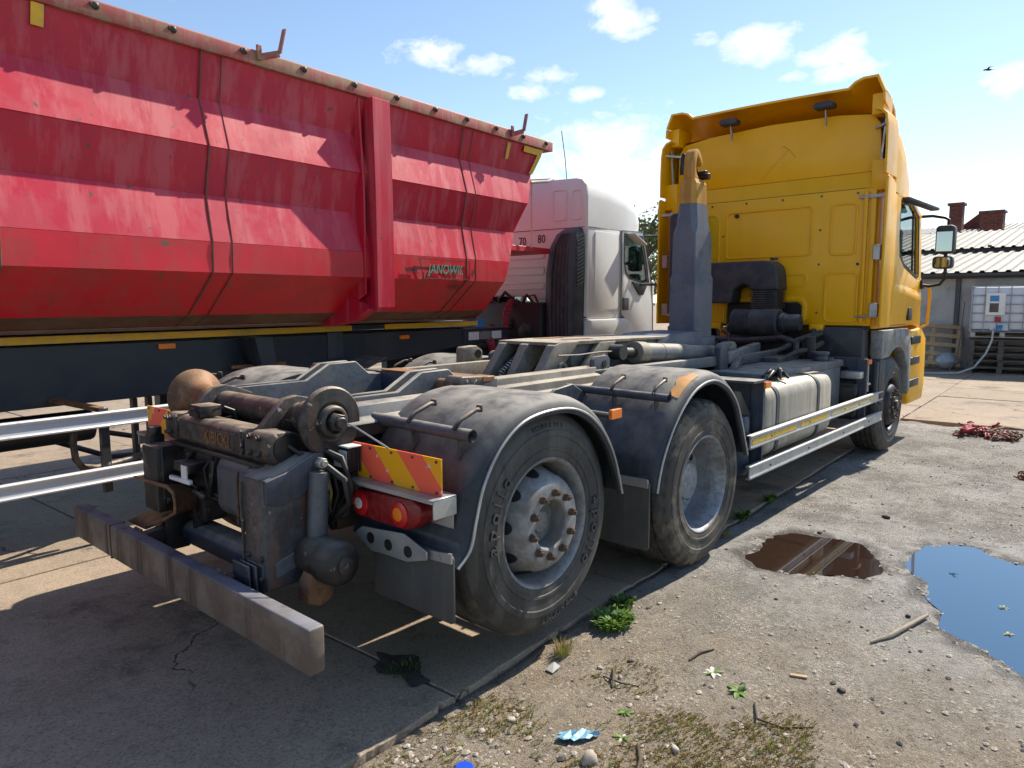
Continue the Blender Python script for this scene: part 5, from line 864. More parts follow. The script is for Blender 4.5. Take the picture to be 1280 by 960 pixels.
# ------------------------------------------------------------------ red tipping trailer (local: x along, y inwards from its near side)
TYAW = R(4.05); TB = Vector((-math.sin(TYAW), math.cos(TYAW), 0)); TA = Vector((math.cos(TYAW), math.sin(TYAW), 0)); T0 = Vector((-2.591, -3.165, 0))+TB*5.0
trailer = thing('tipper_trailer', 'red tipping semi-trailer with a folded steel body, standing beside the hooklift truck', 'trailer', T0, TYAW)
TW = 2.56; A0, A1 = -1.6, 7.37
PR = [(.04, 3.43), (.12, 3.11), (.03, 2.765), (.11, 2.42), (.03, 2.075), (.028, 1.85), (.40, 1.53), (.62, 1.437)]; FE = [7.23, 7.08, 6.91, 6.73, 6.54, 6.45, 6.55, 6.65]
bm_ = ['red_paint', 'red_paint', 'red_paint', 'red_paint', 'red_low', 'red_low', 'red_dirty']
for far in (False, True):
    fy = (lambda b: TW-b) if far else (lambda b: b)
    for k in range(7):
        (b0, z0), (b1, z1) = PR[k], PR[k+1]; rows = []
        for i in range(19):
            a = lerp(A0, A1, i/18); w = .003*math.sin(a*2.3+k*1.7)+.002*math.sin(a*5.1+k)
            rows.append([(lerp(A0, lerp(FE[k], FE[k+1], t), i/18), fy(lerp(b0, b1, t)+w*math.sin(math.pi*t)), lerp(z0, z1, t)) for t in (0, .5, 1)])
        mb = MB(); mb.rows(rows); mb.build('side_panel', bm_[k], trailer, solid=.012 if far else -.012, smooth=25)
    mb = MB(); mb.prism([(fy(-.0), 3.43), (fy(-.0), 3.535), (fy(.012), 3.545), (fy(.15), 3.545), (fy(.15), 3.43)], 'x', A0-.03, A1+.02); rim = mb.build('top_rail', 'red_rim', trailer, bevel=.006)
    if not far:
        mb = MB()
        for a in (1.7, 2.2, 2.705, 3.25, 3.79, 4.316, 4.82, 5.336, 5.81, 6.295, 6.79, 7.25):
            b = MB(); b.lathe([(.026, 0), (.024, .012), (.012, .022), (0, .023)], (a, .0, 3.505), (0, -1, 0), 10); b.box(a-.035, a-.012, -.012, 0, 3.495, 3.52); b.build('sheet_clip', 'worn_steel', rim, bevel=.002, seg=1)
        for a in (.9, 3.42, 6.62):
            b = MB(); b.bar((a-.05, -.01, 3.49), (a+.10, -.055, 3.545), .05, .012, (0, 1, 0)); b.bar((a+.10, -.055, 3.545), (a+.15, -.06, 3.74), .045, .014, (1, 0, 0)); b.box(a-.07, a-.03, -.02, .0, 3.47, 3.58); b.build('sheet_hook', 'red_rim', trailer, bevel=.003, seg=1)
    # vertical rib of box section
    for ra in ((4.46, 4.67), (-1.2, -1.0)) if not far else ((4.46, 4.67),):
        rp = [(fy(-.06), 3.43), (fy(-.075), 2.6), (fy(-.07), 1.58), (fy(-.05), 1.54), (fy(.36), 1.56), (fy(.12), 1.8), (fy(.10), 3.2), (fy(.05), 3.43)]
        mb = MB(); mb.prism(rp, 'x', ra[0], ra[1]); rb = mb.build('body_rib', 'red_paint', trailer, bevel=.003, seg=1, smooth=15)
        mb = MB(); mb.prism([(fy(b), z_) for b, z_ in ((-.03, 1.56), (.15, 1.46), (.5, 1.40), (.9, 1.40), (.75, 1.45), (.40, 1.54), (.2, 1.7))], 'x', ra[0]-.09, ra[0]+.02); mb.prism([(fy(b), z_) for b, z_ in ((.03, 3.43), (-.01, 2.6), (.0, 1.7), (.2, 1.6), (.2, 1.80), (.06, 2.07), (.13, 2.42), (.05, 2.76), (.14, 3.11))], 'x', ra[0]-.085, ra[0]-.065); mb.build('rib_gusset', 'red_paint', trailer, bevel=.004, seg=1)
        if not far: MB().box(ra[1]+.0005, ra[1]+.012, .0, .20, 1.75, 3.42).build('rib_shadow_strip', 'ink', rb)  # dark strip painted in as the shade beside the rib
    # vertical weld seams
    for a in (1.58, 2.93, 3.09, 5.80, 5.95):
        mb = MB(); mb.tube([(a+.012*math.sin(z_*3), fy(b-.013), z_) for b, z_ in PR], .0075 if a in (2.93, 5.80, 1.58) else .005, 5); mb.build('weld_seam', 'red_dirty', trailer)
mb = MB(); fr = [(b, z_) for b, z_ in PR]+[(TW-b, z_) for b, z_ in PR[::-1]]; mb.add([(FE[k]-.01, b, z_) for k, (b, z_) in enumerate(PR)]+[(FE[7-k]-.01, TW-b, z_) for k, (b, z_) in enumerate(PR[::-1])], [tuple(range(16))]); mb.build('front_wall', 'red_low', trailer, solid=.012)
mb = MB(); mb.prism(fr, 'x', A0+.0, A0+.03); mb.build('tailgate', 'red_low', trailer, bevel=.004, seg=1)
mb = MB(); mb.box(A0, 6.64, .6, TW-.6, 1.415, 1.436); mb.build('body_floor', 'red_dirty', trailer)
mb = MB(); mb.add([(6.75, .35, 2.25), (8.00, .45, 2.26), (8.02, 1.2, 2.26), (6.75, 1.4, 2.25)], [(0, 1, 2, 3)]); mb.build('front_platform', 'red_low', trailer, solid=.07, bevel=.005, seg=1)
mb = MB(); mb.tube([(7.37, .32, 3.10), (7.75, .32, 3.16), (7.88, .33, 3.20), (7.89, .50, 3.21), (7.6, 1.0, 3.2)], .02, 8); mb.tube([(7.42, .34, 3.1), (7.42, .34, 2.3)], .012, 6); mb.build('front_handrail', 'rail_alu', trailer)
# markings on the body
def tape(pts, name='reflective_tape', m='yellow_tape', th=.004):
    mb = MB(); mb.add([(a, b, z_) for a, b, z_ in pts], [tuple(range(len(pts)))]); mb.build(name, m, trailer, solid=-th, smooth=0)
def pb(z_): # near-side inset at a height
    for k in range(7):
        if PR[k][1] >= z_ >= PR[k+1][1]: return lerp(PR[k][0], PR[k+1][0], (PR[k][1]-z_)/(PR[k][1]-PR[k+1][1]))
o_ = .027
def onp(a, z_): return (a, pb(z_)-o_, z_)
tape([onp(1.84, 3.425), onp(1.91, 3.425), onp(1.91, 3.30), onp(1.84, 3.30)]); tape([onp(6.53, 3.40), onp(6.58, 3.40), onp(6.58, 3.23), onp(6.53, 3.23)])
tape([onp(6.84, 3.415), onp(7.21, 3.415), onp(7.185, 3.35), onp(6.84, 3.35)]); tape([onp(7.11, 3.349), onp(7.185, 3.349), onp(7.08, 3.13), onp(7.01, 3.13)])
mb = MB(); nrm = Vector((PR[4][0]-PR[5][0], 0, PR[4][1]-PR[5][1])); up = Vector((0, PR[4][0]-PR[5][0], PR[4][1]-PR[5][1])).normalized()
text_on(mb, 'www.', .125, onp(4.97, 1.945), (1, 0, 0), up, .002, squeeze=.62); text_on(mb, '.pl', .11, onp(5.88, 1.945), (1, 0, 0), up, .002, squeeze=.6); mb.build('black_lettering', 'ink', trailer, smooth=0)
mb = MB(); text_on(mb, 'JANOWIL', .135, onp(5.46, 1.95), (1, 0, 0), up, .002, shear=.25, squeeze=.90); mb.build('teal_lettering', 'teal', trailer, smooth=0)
bx = [onp(5.08, 2.05), onp(5.82, 2.05), onp(5.82, 1.86), onp(5.13, 1.86), onp(5.08, 2.05)]; mb = MB(); mb.tube(bx, .004, 4); mb.build('lettering_frame', 'ink', trailer)
up2 = Vector((0, PR[5][0]-PR[6][0], PR[5][1]-PR[6][1])).normalized(); mb = MB(); text_on(mb, '555', .11, onp(5.66, 1.78), (1, 0, 0), up2, .002); mb.build('faded_number', 'red_dirty', trailer, smooth=0)
# chassis
for b0 in (.88, 1.58):
    mb = MB(); mb.prism([(-1.6, .86), (3.2, .865), (4.9, .93), (6.85, 1.10), (7.55, 1.10), (7.55, 1.29), (-1.6, 1.33)], 'y', b0, b0+.10); mb.build('chassis_beam', 'navy', trailer, bevel=.006, seg=1)
mb = MB(); mb.prism([(3.62, 1.32), (3.72, .92), (3.86, .92), (3.80, 1.32)], 'y', .60, .878); mb.build('chassis_outrigger', 'navy', trailer, bevel=.005, seg=1)
for a in (1.0, 2.3, 5.2, 6.4): MB().box(a, a+.12, .98, 1.58, .98, 1.25).build('chassis_crossmember', 'navy', trailer)
mb = MB(); mb.prism([(-1.6, 1.335), (6.85, 1.335), (6.85, 1.388), (-1.6, 1.388)], 'y', .90, 1.66); mb.build('subframe', 'navy', trailer)
for a, b in ((1.72, 4.95), (5.42, 7.0)): MB().box(a, b, .885, .898, 1.330, 1.386).build('yellow_strip', 'yellow_tape', trailer)
mb = MB(); mb.prism([(6.70, 1.10), (7.62, 1.12), (7.62, 1.27), (6.70, 1.285)], 'y', .868, .878); gz = mb.build('gooseneck_plate', 'navy', trailer)
for a, w, m_ in ((6.80, .20, 'white_plastic'), (7.02, .22, 'rim_grey'), (7.26, .20, 'white_plastic')): MB().box(a, a+w, .862, .867, 1.15, 1.25).build('data_plate', m_, gz)
MB().box(7.3, 7.68, .85, 1.7, 1.282, 1.292).build('coupling_plate', 'navy', trailer); MB().box(7.05, 7.2, .95, 1.1, 1.3, 1.40).build('hydraulic_valve', 'blue_plastic', trailer)
for a, z_ in ((2.90, 1.27), (5.62, 1.235)): MB().prism(rrect(a, a+.14, z_-.022, z_+.022, .006), 'y', .855, .879).build('side_marker', 'amber_lens', trailer, bevel=.003, seg=1)
MB().box(4.62, 4.82, .872, .879, 1.06, 1.32).build('mounting_plate', 'slate', trailer)
mb = MB(); mb.bar((3.5, .80, 1.06), (3.95, .74, 1.05), .05, .03); mb.box(3.9, 4.0, .70, .80, .98, 1.08); mb.build('valve_bracket', 'rusty_steel', trailer, bevel=.004, seg=1)
mb = MB(); mb.prism([(4.7, .95), (4.95, 1.02), (5.1, 1.06), (4.7, .92), (4.45, .86), (4.4, .89)], 'y', .5, .87); mb.build('trailer_fender', 'plastic_grey', trailer, bevel=.004, seg=1)
# side guard
for z0, z1, a1 in ((.80, .905, 2.62), (.425, .528, 2.50)):
    mb = MB(); mb.prism([(.05, z0), (.015, z0), (.010, z0+.012), (.022, z0+.022), (.022, z1-.022), (.010, z1-.012), (.015, z1), (.05, z1)], 'x', -.6, a1); mb.build('side_guard_rail', 'rail_white', trailer, bevel=.002, seg=1)
for a in (.4, 2.10): MB().box(a-.03, a+.03, .05, .95, .90, .93).build('guard_arm', 'rusty_steel', trailer, bevel=.004, seg=1); MB().box(a-.03, a+.03, .04, .07, .35, .93).build('guard_post', 'worn_steel', trailer, bevel=.004, seg=1)
mb = MB(); mb.tube([(1.92, .07, .82), (1.915, .08, .70), (1.93, .10, .60), (1.98, .13, .535), (2.08, .17, .505), (2.25, .24, .50), (2.6, .40, .51), (3.0, .6, .52)], .022, 10); mb.build('bent_guard_tube', 'worn_steel', trailer)
for q in ([(2.10, 1.2, .60), (2.60, 1.2, .36), (3.2, 1.2, .30)], [(2.60, 1.25, .56), (2.9, 1.25, .47), (3.4, 1.25, .42)]): MB().tube(q, .022, 8).build('brake_rod', 'dark_grease', trailer)
MB().cyl((.6, 1.0, .68), (2.4, 1.0, .68), .12, n=20).build('air_tank', 'black', trailer, bevel=.02)
for a in (2.7, 2.82): MB().box(a-.02, a+.02, .9, .95, .30, .86).build('landing_leg_brace', 'black', trailer)
mb = MB(); mb.box(3.3, 3.42, 1.0, 1.12, .05, .9); mb.box(3.22, 3.5, .92, 1.2, .0, .05); mb.box(3.3, 3.42, 1.7, 1.82, .05, .9); mb.box(3.22, 3.5, 1.62, 1.9, .0, .05); mb.build('landing_leg', 'navy', trailer, bevel=.006, seg=1)
for a in (-1.1, .2):
    w = make_wheel(trailer, (a, .06, TR-.012), 'convex', 'rim_silver', 'rubber', .38, False, 0); w2 = make_wheel(trailer, (a, TW-.06, TR-.012), 'convex', 'rim_silver', 'rubber', .38, False, math.pi)
    MB().cyl((a, .2, .508), (a, TW-.2, .508), .07, n=14).build('axle', 'black', trailer)

# ------------------------------------------------------------------ white tractor unit in front of the trailer
TU = T0+TA*8.3
tractor = thing('white_tractor_unit', 'white tractor unit with dark corner duct, coupled in front of the red trailer', 'truck', TU, TYAW)
U_ = tractor; W_ = 'white_paint'
yn, yf = .06, 2.50
def csec(x, in_, zt, zc): return [(x, yn+in_, 1.20), (x, yn+in_, 2.60), (x, yn+in_+.03, zc), (x, yn+in_+.10, zt-.04), (x, yn+in_+.22, zt), (x, 1.28, zt+.02), (x, yf-in_-.22, zt), (x, yf-in_-.10, zt-.04), (x, yf-in_-.03, zc), (x, yf-in_, 2.60), (x, yf-in_, 1.20)]
# back wall
mb = MB(); mb.prism([(yn, 1.42), (.55, 1.42), (.62, 1.62), (1.1, 1.70), (1.9, 1.70), (2.0, 1.42), (yf, 1.42), (yf, 3.0), (yf-.02, 3.17), (yf-.08, 3.245), (yf-.18, 3.27), (1.28, 3.30), (yn+.18, 3.27), (yn+.08, 3.245), (yn+.02, 3.17), (yn, 3.0)], 'x', 0, .05); bw2 = mb.build('cab_back_wall', 'white_paint', U_, bevel=.02)
for z0, z1 in ((2.22, 2.34), (2.0, 2.12), (1.80, 1.90)): MB().ring(rrect(.75, 2.2, z0, z1, .04), rrect(.77, 2.18, z0+.02, z1-.02, .03), 'x', -.010, .005).build('pressed_rib', 'white_paint', bw2, bevel=.004, seg=1)
for y0, y1, z0, z1 in ((.14, .30, 2.72, 3.12), (.38, .62, 2.72, 3.14)): MB().ring(rrect(y0, y1, z0, z1, .04), rrect(y0+.02, y1-.02, z0+.02, z1-.02, .03), 'x', -.010, .005).build('pressed_rib', 'white_paint', bw2, bevel=.004, seg=1)
MB().box(-.006, .002, yn+.05, yf-.05, 2.615, 2.622).build('roof_joint', 'ink', bw2)
mb = MB(); text_on(mb, '70', .17, (-.004, 1.13, 2.47), (0, -1, 0), (0, 0, 1), .002, squeeze=.8); text_on(mb, '80', .17, (-.004, .80, 2.49), (0, -1, 0), (0, 0, 1), .002, squeeze=.8); mb.build('speed_numbers', 'ink', bw2, smooth=0)
# roof shell
mb = MB(); top = lambda x, in_, zt, z0: [(x, yn+in_, z0), (x, yn+in_, lerp(z0, zt, .6)), (x, yn+in_+.02, lerp(z0, zt, .85)), (x, yn+in_+.08, lerp(z0, zt, .96)), (x, yn+in_+.18, zt), (x, 1.28, zt+.03), (x, yf-in_-.18, zt), (x, yf-in_-.08, lerp(z0, zt, .96)), (x, yf-in_-.02, lerp(z0, zt, .85)), (x, yf-in_, lerp(z0, zt, .6)), (x, yf-in_, z0)]
mb.rows([top(.03, 0, 3.27, 2.62), top(.6, .0, 3.235, 2.62), top(1.1, .02, 3.17, 2.62), top(1.45, .05, 3.08, 2.62), top(1.66, .10, 2.95, 2.64), top(1.80, .18, 2.74, 2.66)]); mb.build('roof', W_, U_, smooth=60)
for far in (False, True):
    fy = (lambda b: 2.56-b) if far else (lambda b: b)
    mb = MB(); mb.prism([(.04, 1.40), (.93, 1.39), (.90, 2.63), (.04, 2.63)], 'y', fy(yn), fy(yn+.04)); sw = mb.build('side_wall', W_, U_, bevel=.012)
    MB().prism(rrect(.18, .84, 1.50, 2.58, .06), 'y', fy(yn-.012), fy(yn+.005)).build('side_panel', W_, sw, bevel=.010)
    mb = MB(); mb.prism([(.02, 1.14), (1.05, 1.10), (1.25, 1.12), (1.10, 1.34), (1.0, 1.385), (.02, 1.385)], 'y', fy(yn-.06), fy(.5)); mb.build('side_skirt', W_, U_, bevel=.03)
    OUT2 = [(.94, 2.64), (1.60, 2.66), (1.86, 2.05), (1.96, 1.60), (1.98, 1.06), (1.35, 1.10), (1.02, 1.40), (.94, 1.44)]; WI2 = [(1.03, 2.58), (1.56, 2.58), (1.72, 2.20), (1.80, 1.93), (1.68, 1.90), (1.20, 1.98), (1.08, 2.06), (1.03, 2.20)]
    mb = MB(); mb.ring(OUT2, WI2, 'y', fy(yn-.008), fy(yn+.035)); dr = mb.build('door', W_, U_, bevel=.008)
    mb = MB(); mb.prism(WI2, 'y', fy(yn+.012), fy(yn+.016)); mb.build('window_pane', 'glass', dr, smooth=0); mb = MB(); mb.ring([(p[0]+(.025 if p[0] > 1.4 else -.025), p[1]+(.025 if p[1] > 2.2 else -.025)) for p in WI2], WI2, 'y', fy(yn-.012), fy(yn+.0)); mb.build('window_seal', 'black', dr)
    MB().tube([(x_, fy(yn-.009), z_) for x_, z_ in OUT2+OUT2[:1]], .006, 5).build('door_gap', 'ink', dr); MB().tube([(.04, fy(yn-.002), 2.622), (1.62, fy(yn+.02), 2.642)], .007, 5).build('roof_gap', 'ink', dr)
    MB().prism(rrect(.98, 1.16, 1.50, 1.68, .02), 'y', fy(yn-.022), fy(yn)).build('door_handle', 'black', dr, bevel=.008)
    mb = MB(); mb.prism([(1.24, 1.92), (1.72, 1.86), (1.60, 1.72), (1.48, 1.72)], 'y', fy(yn-.03), fy(yn)); mb.build('mirror_base', 'black', dr, bevel=.006)
    mb = MB(); mb.tube([(1.5, fy(yn-.02), 1.88), (1.8, fy(-.16), 1.88), (1.95, fy(-.22), 1.9)], .02, 8); mb.build('mirror_arm', 'black', U_); mb = MB(); mb.tube([(1.62, fy(yn), 2.60), (1.9, fy(-.10), 2.62), (1.98, fy(-.22), 2.6), (1.98, fy(-.22), 2.5)], .018, 8); mb.build('mirror_arm', 'black', U_)
    mb = MB(); mb.prism(rrect(min(fy(-.34), fy(-.14)), max(fy(-.34), fy(-.14)), 2.10, 2.50, .05), 'x', 1.93, 2.06); mh = mb.build('mirror_housing', 'black', U_, bevel=.02); mb = MB(); mb.prism(rrect(min(fy(-.33), fy(-.15)), max(fy(-.33), fy(-.15)), 1.86, 2.06, .04), 'x', 1.93, 2.04); mb.build('mirror_housing', 'black', U_, bevel=.02)
    mb = MB(); mb.add([(1.926, fy(-.32), 2.13), (1.890, fy(-.16), 2.13), (1.890, fy(-.16), 2.46), (1.926, fy(-.32), 2.46)], [(0, 1, 2, 3)]); mb.build('mirror_glass', 'mirror_glass', mh, smooth=0)
    mb = MB(); mb.bar((1.1, fy(yn-.06), 2.60), (1.45, fy(-.02), 2.46), .16, .02); mb.build('window_deflector', W_, U_, bevel=.006)
    MB().box(1.72, 1.82, fy(yn-.02), fy(yn+.1), 2.76, 2.80).build('roof_marker', 'black', U_)
    # dark corner duct
    if not far:
        mb = MB(); rows = []
        for z_, y0, y1, x0 in ((1.05, .10, .56, -.30), (1.5, .10, .57, -.30), (2.0, .09, .56, -.30), (2.35, .09, .50, -.29), (2.52, .10, .42, -.24), (2.60, .13, .34, -.14), (2.62, .18, .28, -.02)): rows.append([(x, y, z_) for x, y in ((-.01, y0), (x0*.8, y0), (x0, y0+.06), (x0, y1-.10), (x0*.8, y1), (-.01, y1))])
        mb.rows(rows); du = mb.build('corner_duct', 'plastic_dark', U_, smooth=45)
        for k in range(5):
            q = rows[2:6]; mb = MB(); mb.tube([(r_[2][0]-.004, lerp(r_[2][1], r_[3][1], (k+.5)/5), r_[0][2]) for r_ in rows[:5]], .012, 6); mb.build('duct_ridge', 'plastic_dark', du)
        for k in range(14): z_ = 1.9+k*.048; MB().bar((-.05, .075, z_), (-.22, .082, z_-.06), .012, .02).build('duct_louvre', 'black', du)
    for x in (-.9, 1.35): make_wheel(U_, (x, .14 if not far else 2.42, TR-.012), 'convex', 'rim_silver', 'rubber', .30, False, 0 if not far else math.pi)
mb = MB(); mb.prism([(yn+.1, 1.0), (yf-.1, 1.0), (yf-.02, 1.95), (yn+.02, 1.95)], 'x', 1.99, 2.10); mb.build('cab_front', W_, U_, bevel=.03); mb = MB(); mb.add([(2.0, yn+.03, 1.95), (2.0, yf-.03, 1.95), (1.72, yf-.12, 2.66), (1.72, yn+.12, 2.66)], [(0, 1, 2, 3)]); mb.build('windscreen', 'glass', U_, smooth=0)
MB().box(.05, 1.98, .11, 2.45, 1.10, 1.14).build('cab_floor', 'black', U_)
for y in (.65, 1.9):
    mb = MB(); mb.box(.5, .95, y-.25, y+.25, 1.5, 1.65); mb.prism([(.42, 1.6), (.58, 1.62), (.48, 2.35), (.34, 2.32)], 'y', y-.22, y+.22); mb.build('seat', 'plastic_dark', U_, bevel=.04)
mb = MB(); mb.box(-2.2, 2.0, .85, .95, .75, 1.0); mb.box(-2.2, 2.0, 1.61, 1.71, .75, 1.0); mb.build('frame_rail', 'navy', U_); mb = MB(); mb.box(-.35, .9, .55, 2.0, .7, 1.62); mb.build('engine', 'black', U_, bevel=.05)
mb = MB(); mb.box(-1.3, -.45, .85, 1.75, 1.02, 1.10); mb.build('fifth_wheel', 'dark_grease', U_, bevel=.03)
for s_ in (False, True):
    fy = (lambda b: 2.56-b) if s_ else (lambda b: b); rows = [[(-.9+.62*math.cos(t), fy(y), .50+.60*math.sin(t)) for y in (.10, .65)] for t in [R(15+15*k) for k in range(11)]]
    mb = MB(); mb.rows(rows); mb.build('fender', 'plastic_dark', U_, solid=.012, smooth=50)
for k, a in enumerate(([(-.06, .75, 1.5), (-.2, .78, 1.72), (-.22, .95, 1.70), (-.1, 1.0, 1.5)], [(-.05, .9, 1.3), (-.25, .9, 1.5), (-.25, 1.15, 1.55), (-.1, 1.25, 1.3)], [(-.1, 1.4, 1.2), (-.3, 1.3, 1.5), (-.25, 1.5, 1.66), (-.05, 1.6, 1.5)], [(-.08, 1.2, 1.1), (-.3, 1.0, 1.2), (-.3, .8, 1.4), (-.1, .7, 1.6)], [(-.1, 1.7, 1.2), (-.28, 1.7, 1.55), (-.2, 1.8, 1.72)])): MB().tube(a, .03 if k != 0 else .018, 8).build('hose', 'black' if k else 'hose_red', U_)
MB().box(-.18, -.02, .66, 1.95, 1.02, 1.46).build('equipment_rack', 'plastic_dark', U_, bevel=.03)
for y_, z_, r_ in ((.82, 1.18, .11), (1.12, 1.30, .09), (1.45, 1.16, .12)): MB().lathe([(0, 0), (r_*.8, .005), (r_, .03), (r_, .26), (r_*.8, .29), (0, .3)], (-.12, y_, z_), (-1, 0, .15), 18).build('air_unit', 'dark_grease', U_)
for k, (y0, y1, h) in enumerate(((.7, .95, 1.72), (.85, 1.15, 1.66), (1.0, 1.4, 1.76), (1.3, 1.6, 1.64), (.75, 1.3, 1.58))): MB().tube([(-.16, y0, 1.30), (-.30, lerp(y0, y1, .2), lerp(1.3, h, .8)), (-.32, lerp(y0, y1, .5), h), (-.30, lerp(y0, y1, .8), lerp(1.3, h, .8)), (-.16, y1, 1.28)], (.022, .016, .026)[k % 3], 8).build('hose', ('black', 'dark_grease', 'hose_red')[k % 3] if k != 2 else 'black', U_, smooth=60)
MB().tube([(.25, .55, 3.32), (.22, .56, 3.6), (.16, .58, 3.95)], .006, 5).build('aerial', 'black', U_)
# red coiled air line between trailer and tractor
cl = thing('coiled_air_line', 'red coiled air hose hanging between the red trailer and the white tractor', 'hose', T0+TA*7.12+TB*.80, TYAW)
key = [Vector(p) for p in ((.0, -.02, 1.14), (.06, .0, 1.04), (.16, .02, .97), (.28, .05, .99), (.42, .10, 1.12), (.55, .16, 1.30), (.66, .22, 1.46), (.78, .26, 1.60), (.88, .3, 1.62))]
path = []; NT = 460
for i in range(NT):
    t = i/(NT-1)*(len(key)-1); k = min(int(t), len(key)-2); f = t-k; p0, p1, p2, p3 = key[max(k-1, 0)], key[k], key[k+1], key[min(k+2, len(key)-1)]
    c = .5*((2*p1)+(-p0+p2)*f+(2*p0-5*p1+4*p2-p3)*f*f+(-p0+3*p1-3*p2+p3)*f**3); tg = (p2-p0).normalized(); s1 = tg.cross(Vector((0, 1, 0))).normalized(); s2 = tg.cross(s1); ph = i/NT*2*math.pi*30; path.append(c+s1*(.042*math.cos(ph))+s2*(.042*math.sin(ph)))
MB().tube(path, .009, 5).build('coil', 'hose_red', cl)
# ------------------------------------------------------------------ buildings behind
shed = thing('storage_shed', 'low grey shed with two stepped pale sheet-metal roofs at the far right', 'shed', (17.45, 0, 0), 0)
S = shed  # local: +x away from us, y to the left
YL, YR_ = 7.0, -8.5
MB().box(0, .25, YR_, YL, 0, 2.24).build('front_wall', 'wall_grey', S)
for y in (5.2, 2.9, .20, -2.6, -5.2): MB().box(-.07, .0, y-.05, y+.05, 0, 2.14).build('wall_post', 'post_dark', S, bevel=.006, seg=1)
MB().box(-.10, -.002, YR_, YL, 2.14, 2.26).build('eave_beam', 'post_dark', S); MB().box(-.46, -.34, YR_, YL, 2.19, 2.25).build('gutter', 'roof_dark', S)
def roof_panel(L, rise, w=1.0, ribs=4, m='roof_sheet', h=.04):
    mb = MB(); P = []
    for k in range(ribs):
        y = k*w/ribs; P += [(y, 0), (y+w/ribs*.50, 0), (y+w/ribs*.62, h), (y+w/ribs*.86, h), (y+w/ribs*.98, 0)]
    P.append((w, 0)); mb.rows([[(0, y, z_) for y, z_ in P], [(L, y, z_+rise) for y, z_ in P]]); return mb.mesh('roof_panel', m, solid=.006, smooth=20)
rp1, rp2 = roof_panel(5.1, .74), roof_panel(5.0, .86)
for k in range(15):
    link('roof_panel', rp1, S, (-.40, YR_+k*1.0, 2.265+.001*(k % 2))); link('roof_panel', rp2, S, (4.45, YR_+k*1.0, 3.12+.001*(k % 2)))
MB().box(4.62, 4.8, YR_, YL, 2.98, 3.11).build('step_wall', 'roof_dark', S)
MB().box(9.2, 9.4, YR_, YL, 0, 3.9).build('back_wall', 'wall_grey', S)
for y0 in (YL-.2, YR_): MB().prism([(.26, 0), (9.2, 0), (9.2, 3.85), (4.7, 3.1), (4.6, 2.95), (.26, 2.3)], 'y', y0, y0+.2).build('end_wall', 'wall_grey', S)
for y in [YR_+.70+k for k in range(15)]: MB().box(4.40, 4.45, y, y+.09, 3.13, 3.19).build('rib_end', 'roof_dark', S)
house = thing('brick_house', 'brick house with chimney and grey roof rising behind the shed', 'house', (30.0, 0, 0), 0); Hh = house
MB().box(.3, 8, -10, 12, 0, 4.22).build('wall', 'wall_grey', Hh)
rp3 = roof_panel(3.4, .50, ribs=5, m='roof_far', h=.05)
for k in range(22): link('roof_panel', rp3, Hh, (-.1, -10+k*1.0, 4.22+.001*(k % 2)))
MB().box(-.16, .0, -10, 12, 4.08, 4.20).build('eave_board', 'roof_dark', Hh)
bm1 = MB().box(-.012, .05, -.115, .115, -.033, .033).mesh('brick', 'brick', smooth=0)
def brickwork(parent, x0, x1, y0, y1, z0, z1):
    z_ = z0+.04; r_ = 0
    while z_ < z1-.03:
        y = y0+.12+(.12 if r_ % 2 else 0)
        while y < y1-.08: link('brick', bm1, parent, (x0+.005+rnd.uniform(-.004, .004), y, z_)); y += .245
        z_ += .08; r_ += 1
ch = MB().box(.035, .55, 2.36, 2.80, 4.1, 5.30).build('chimney', 'brick', Hh, bevel=.01, seg=1); brickwork(ch, .0, .57, 2.36, 2.80, 4.6, 5.28); MB().box(-.05, .62, 2.30, 2.86, 5.30, 5.39).build('chimney_cap', 'brick', ch)
bb = MB().box(-.335, .30, .98, 1.70, 3.8, 4.88).build('brick_stack', 'brick', Hh, bevel=.01, seg=1); brickwork(bb, -.37, .3, 1.0, 1.68, 4.15, 4.86); MB().box(-.42, .36, .93, 1.75, 4.88, 4.96).build('stack_cap', 'brick', bb)
mb = MB(); mb.prism([(1.5, 4.2), (2.55, 4.2), (2.45, 4.66), (1.92, 5.08), (1.5, 4.90)], 'x', 1.2, 1.5); gb = mb.build('gable', 'brick', Hh)
for r_ in range(10):
    z_ = 4.30+.08*r_; hi = 2.50-(max(0, z_-4.6))*1.25; y = 1.62+(.12 if r_ % 2 else 0)
    while y < hi-.1: link('brick', bm1, gb, (1.195, y, z_)); y += .245

# ------------------------------------------------------------------ things by the shed
ibc = thing('liquid_container', 'white caged liquid tank on the pallet stack by the shed wall', 'tank', (16.95, -.78, .80), R(9))
mb = MB(); mb.prism(rrect(-.46, .56, -.58, .58, .08), 'z', .17, 1.12); mb.build('bottle', 'ibc_plastic', ibc, bevel=.04)
for k in range(6): y = -.6+.24*k; MB().tube([(-.50, y, .12), (-.50, y, 1.14)], .011, 6).build('cage_bar', 'cage', ibc)
for k in range(6): z_ = .15+.195*k; MB().tube([(.60, -.61, z_), (-.505, -.61, z_), (-.505, .61, z_), (.60, .61, z_)], .011, 6).build('cage_bar', 'cage', ibc)
for k in range(4): y = .61; MB().tube([(-.25+.28*k, y, .12), (-.25+.28*k, y, 1.14)], .011, 6).build('cage_bar', 'cage', ibc)
pl_ = MB().box(-.525, -.515, -.02, .34, .50, .98).build('label_plate', 'white_plastic', ibc); MB().box(-.529, -.526, .10, .27, .80, .93).build('label_print', 'blue_plastic', pl_); MB().box(-.529, -.526, .10, .27, .56, .76).build('label_picture', 'wood_dark', pl_); MB().box(-.525, -.515, .04, .16, .34, .46).build('red_label', 'chain_red', ibc)
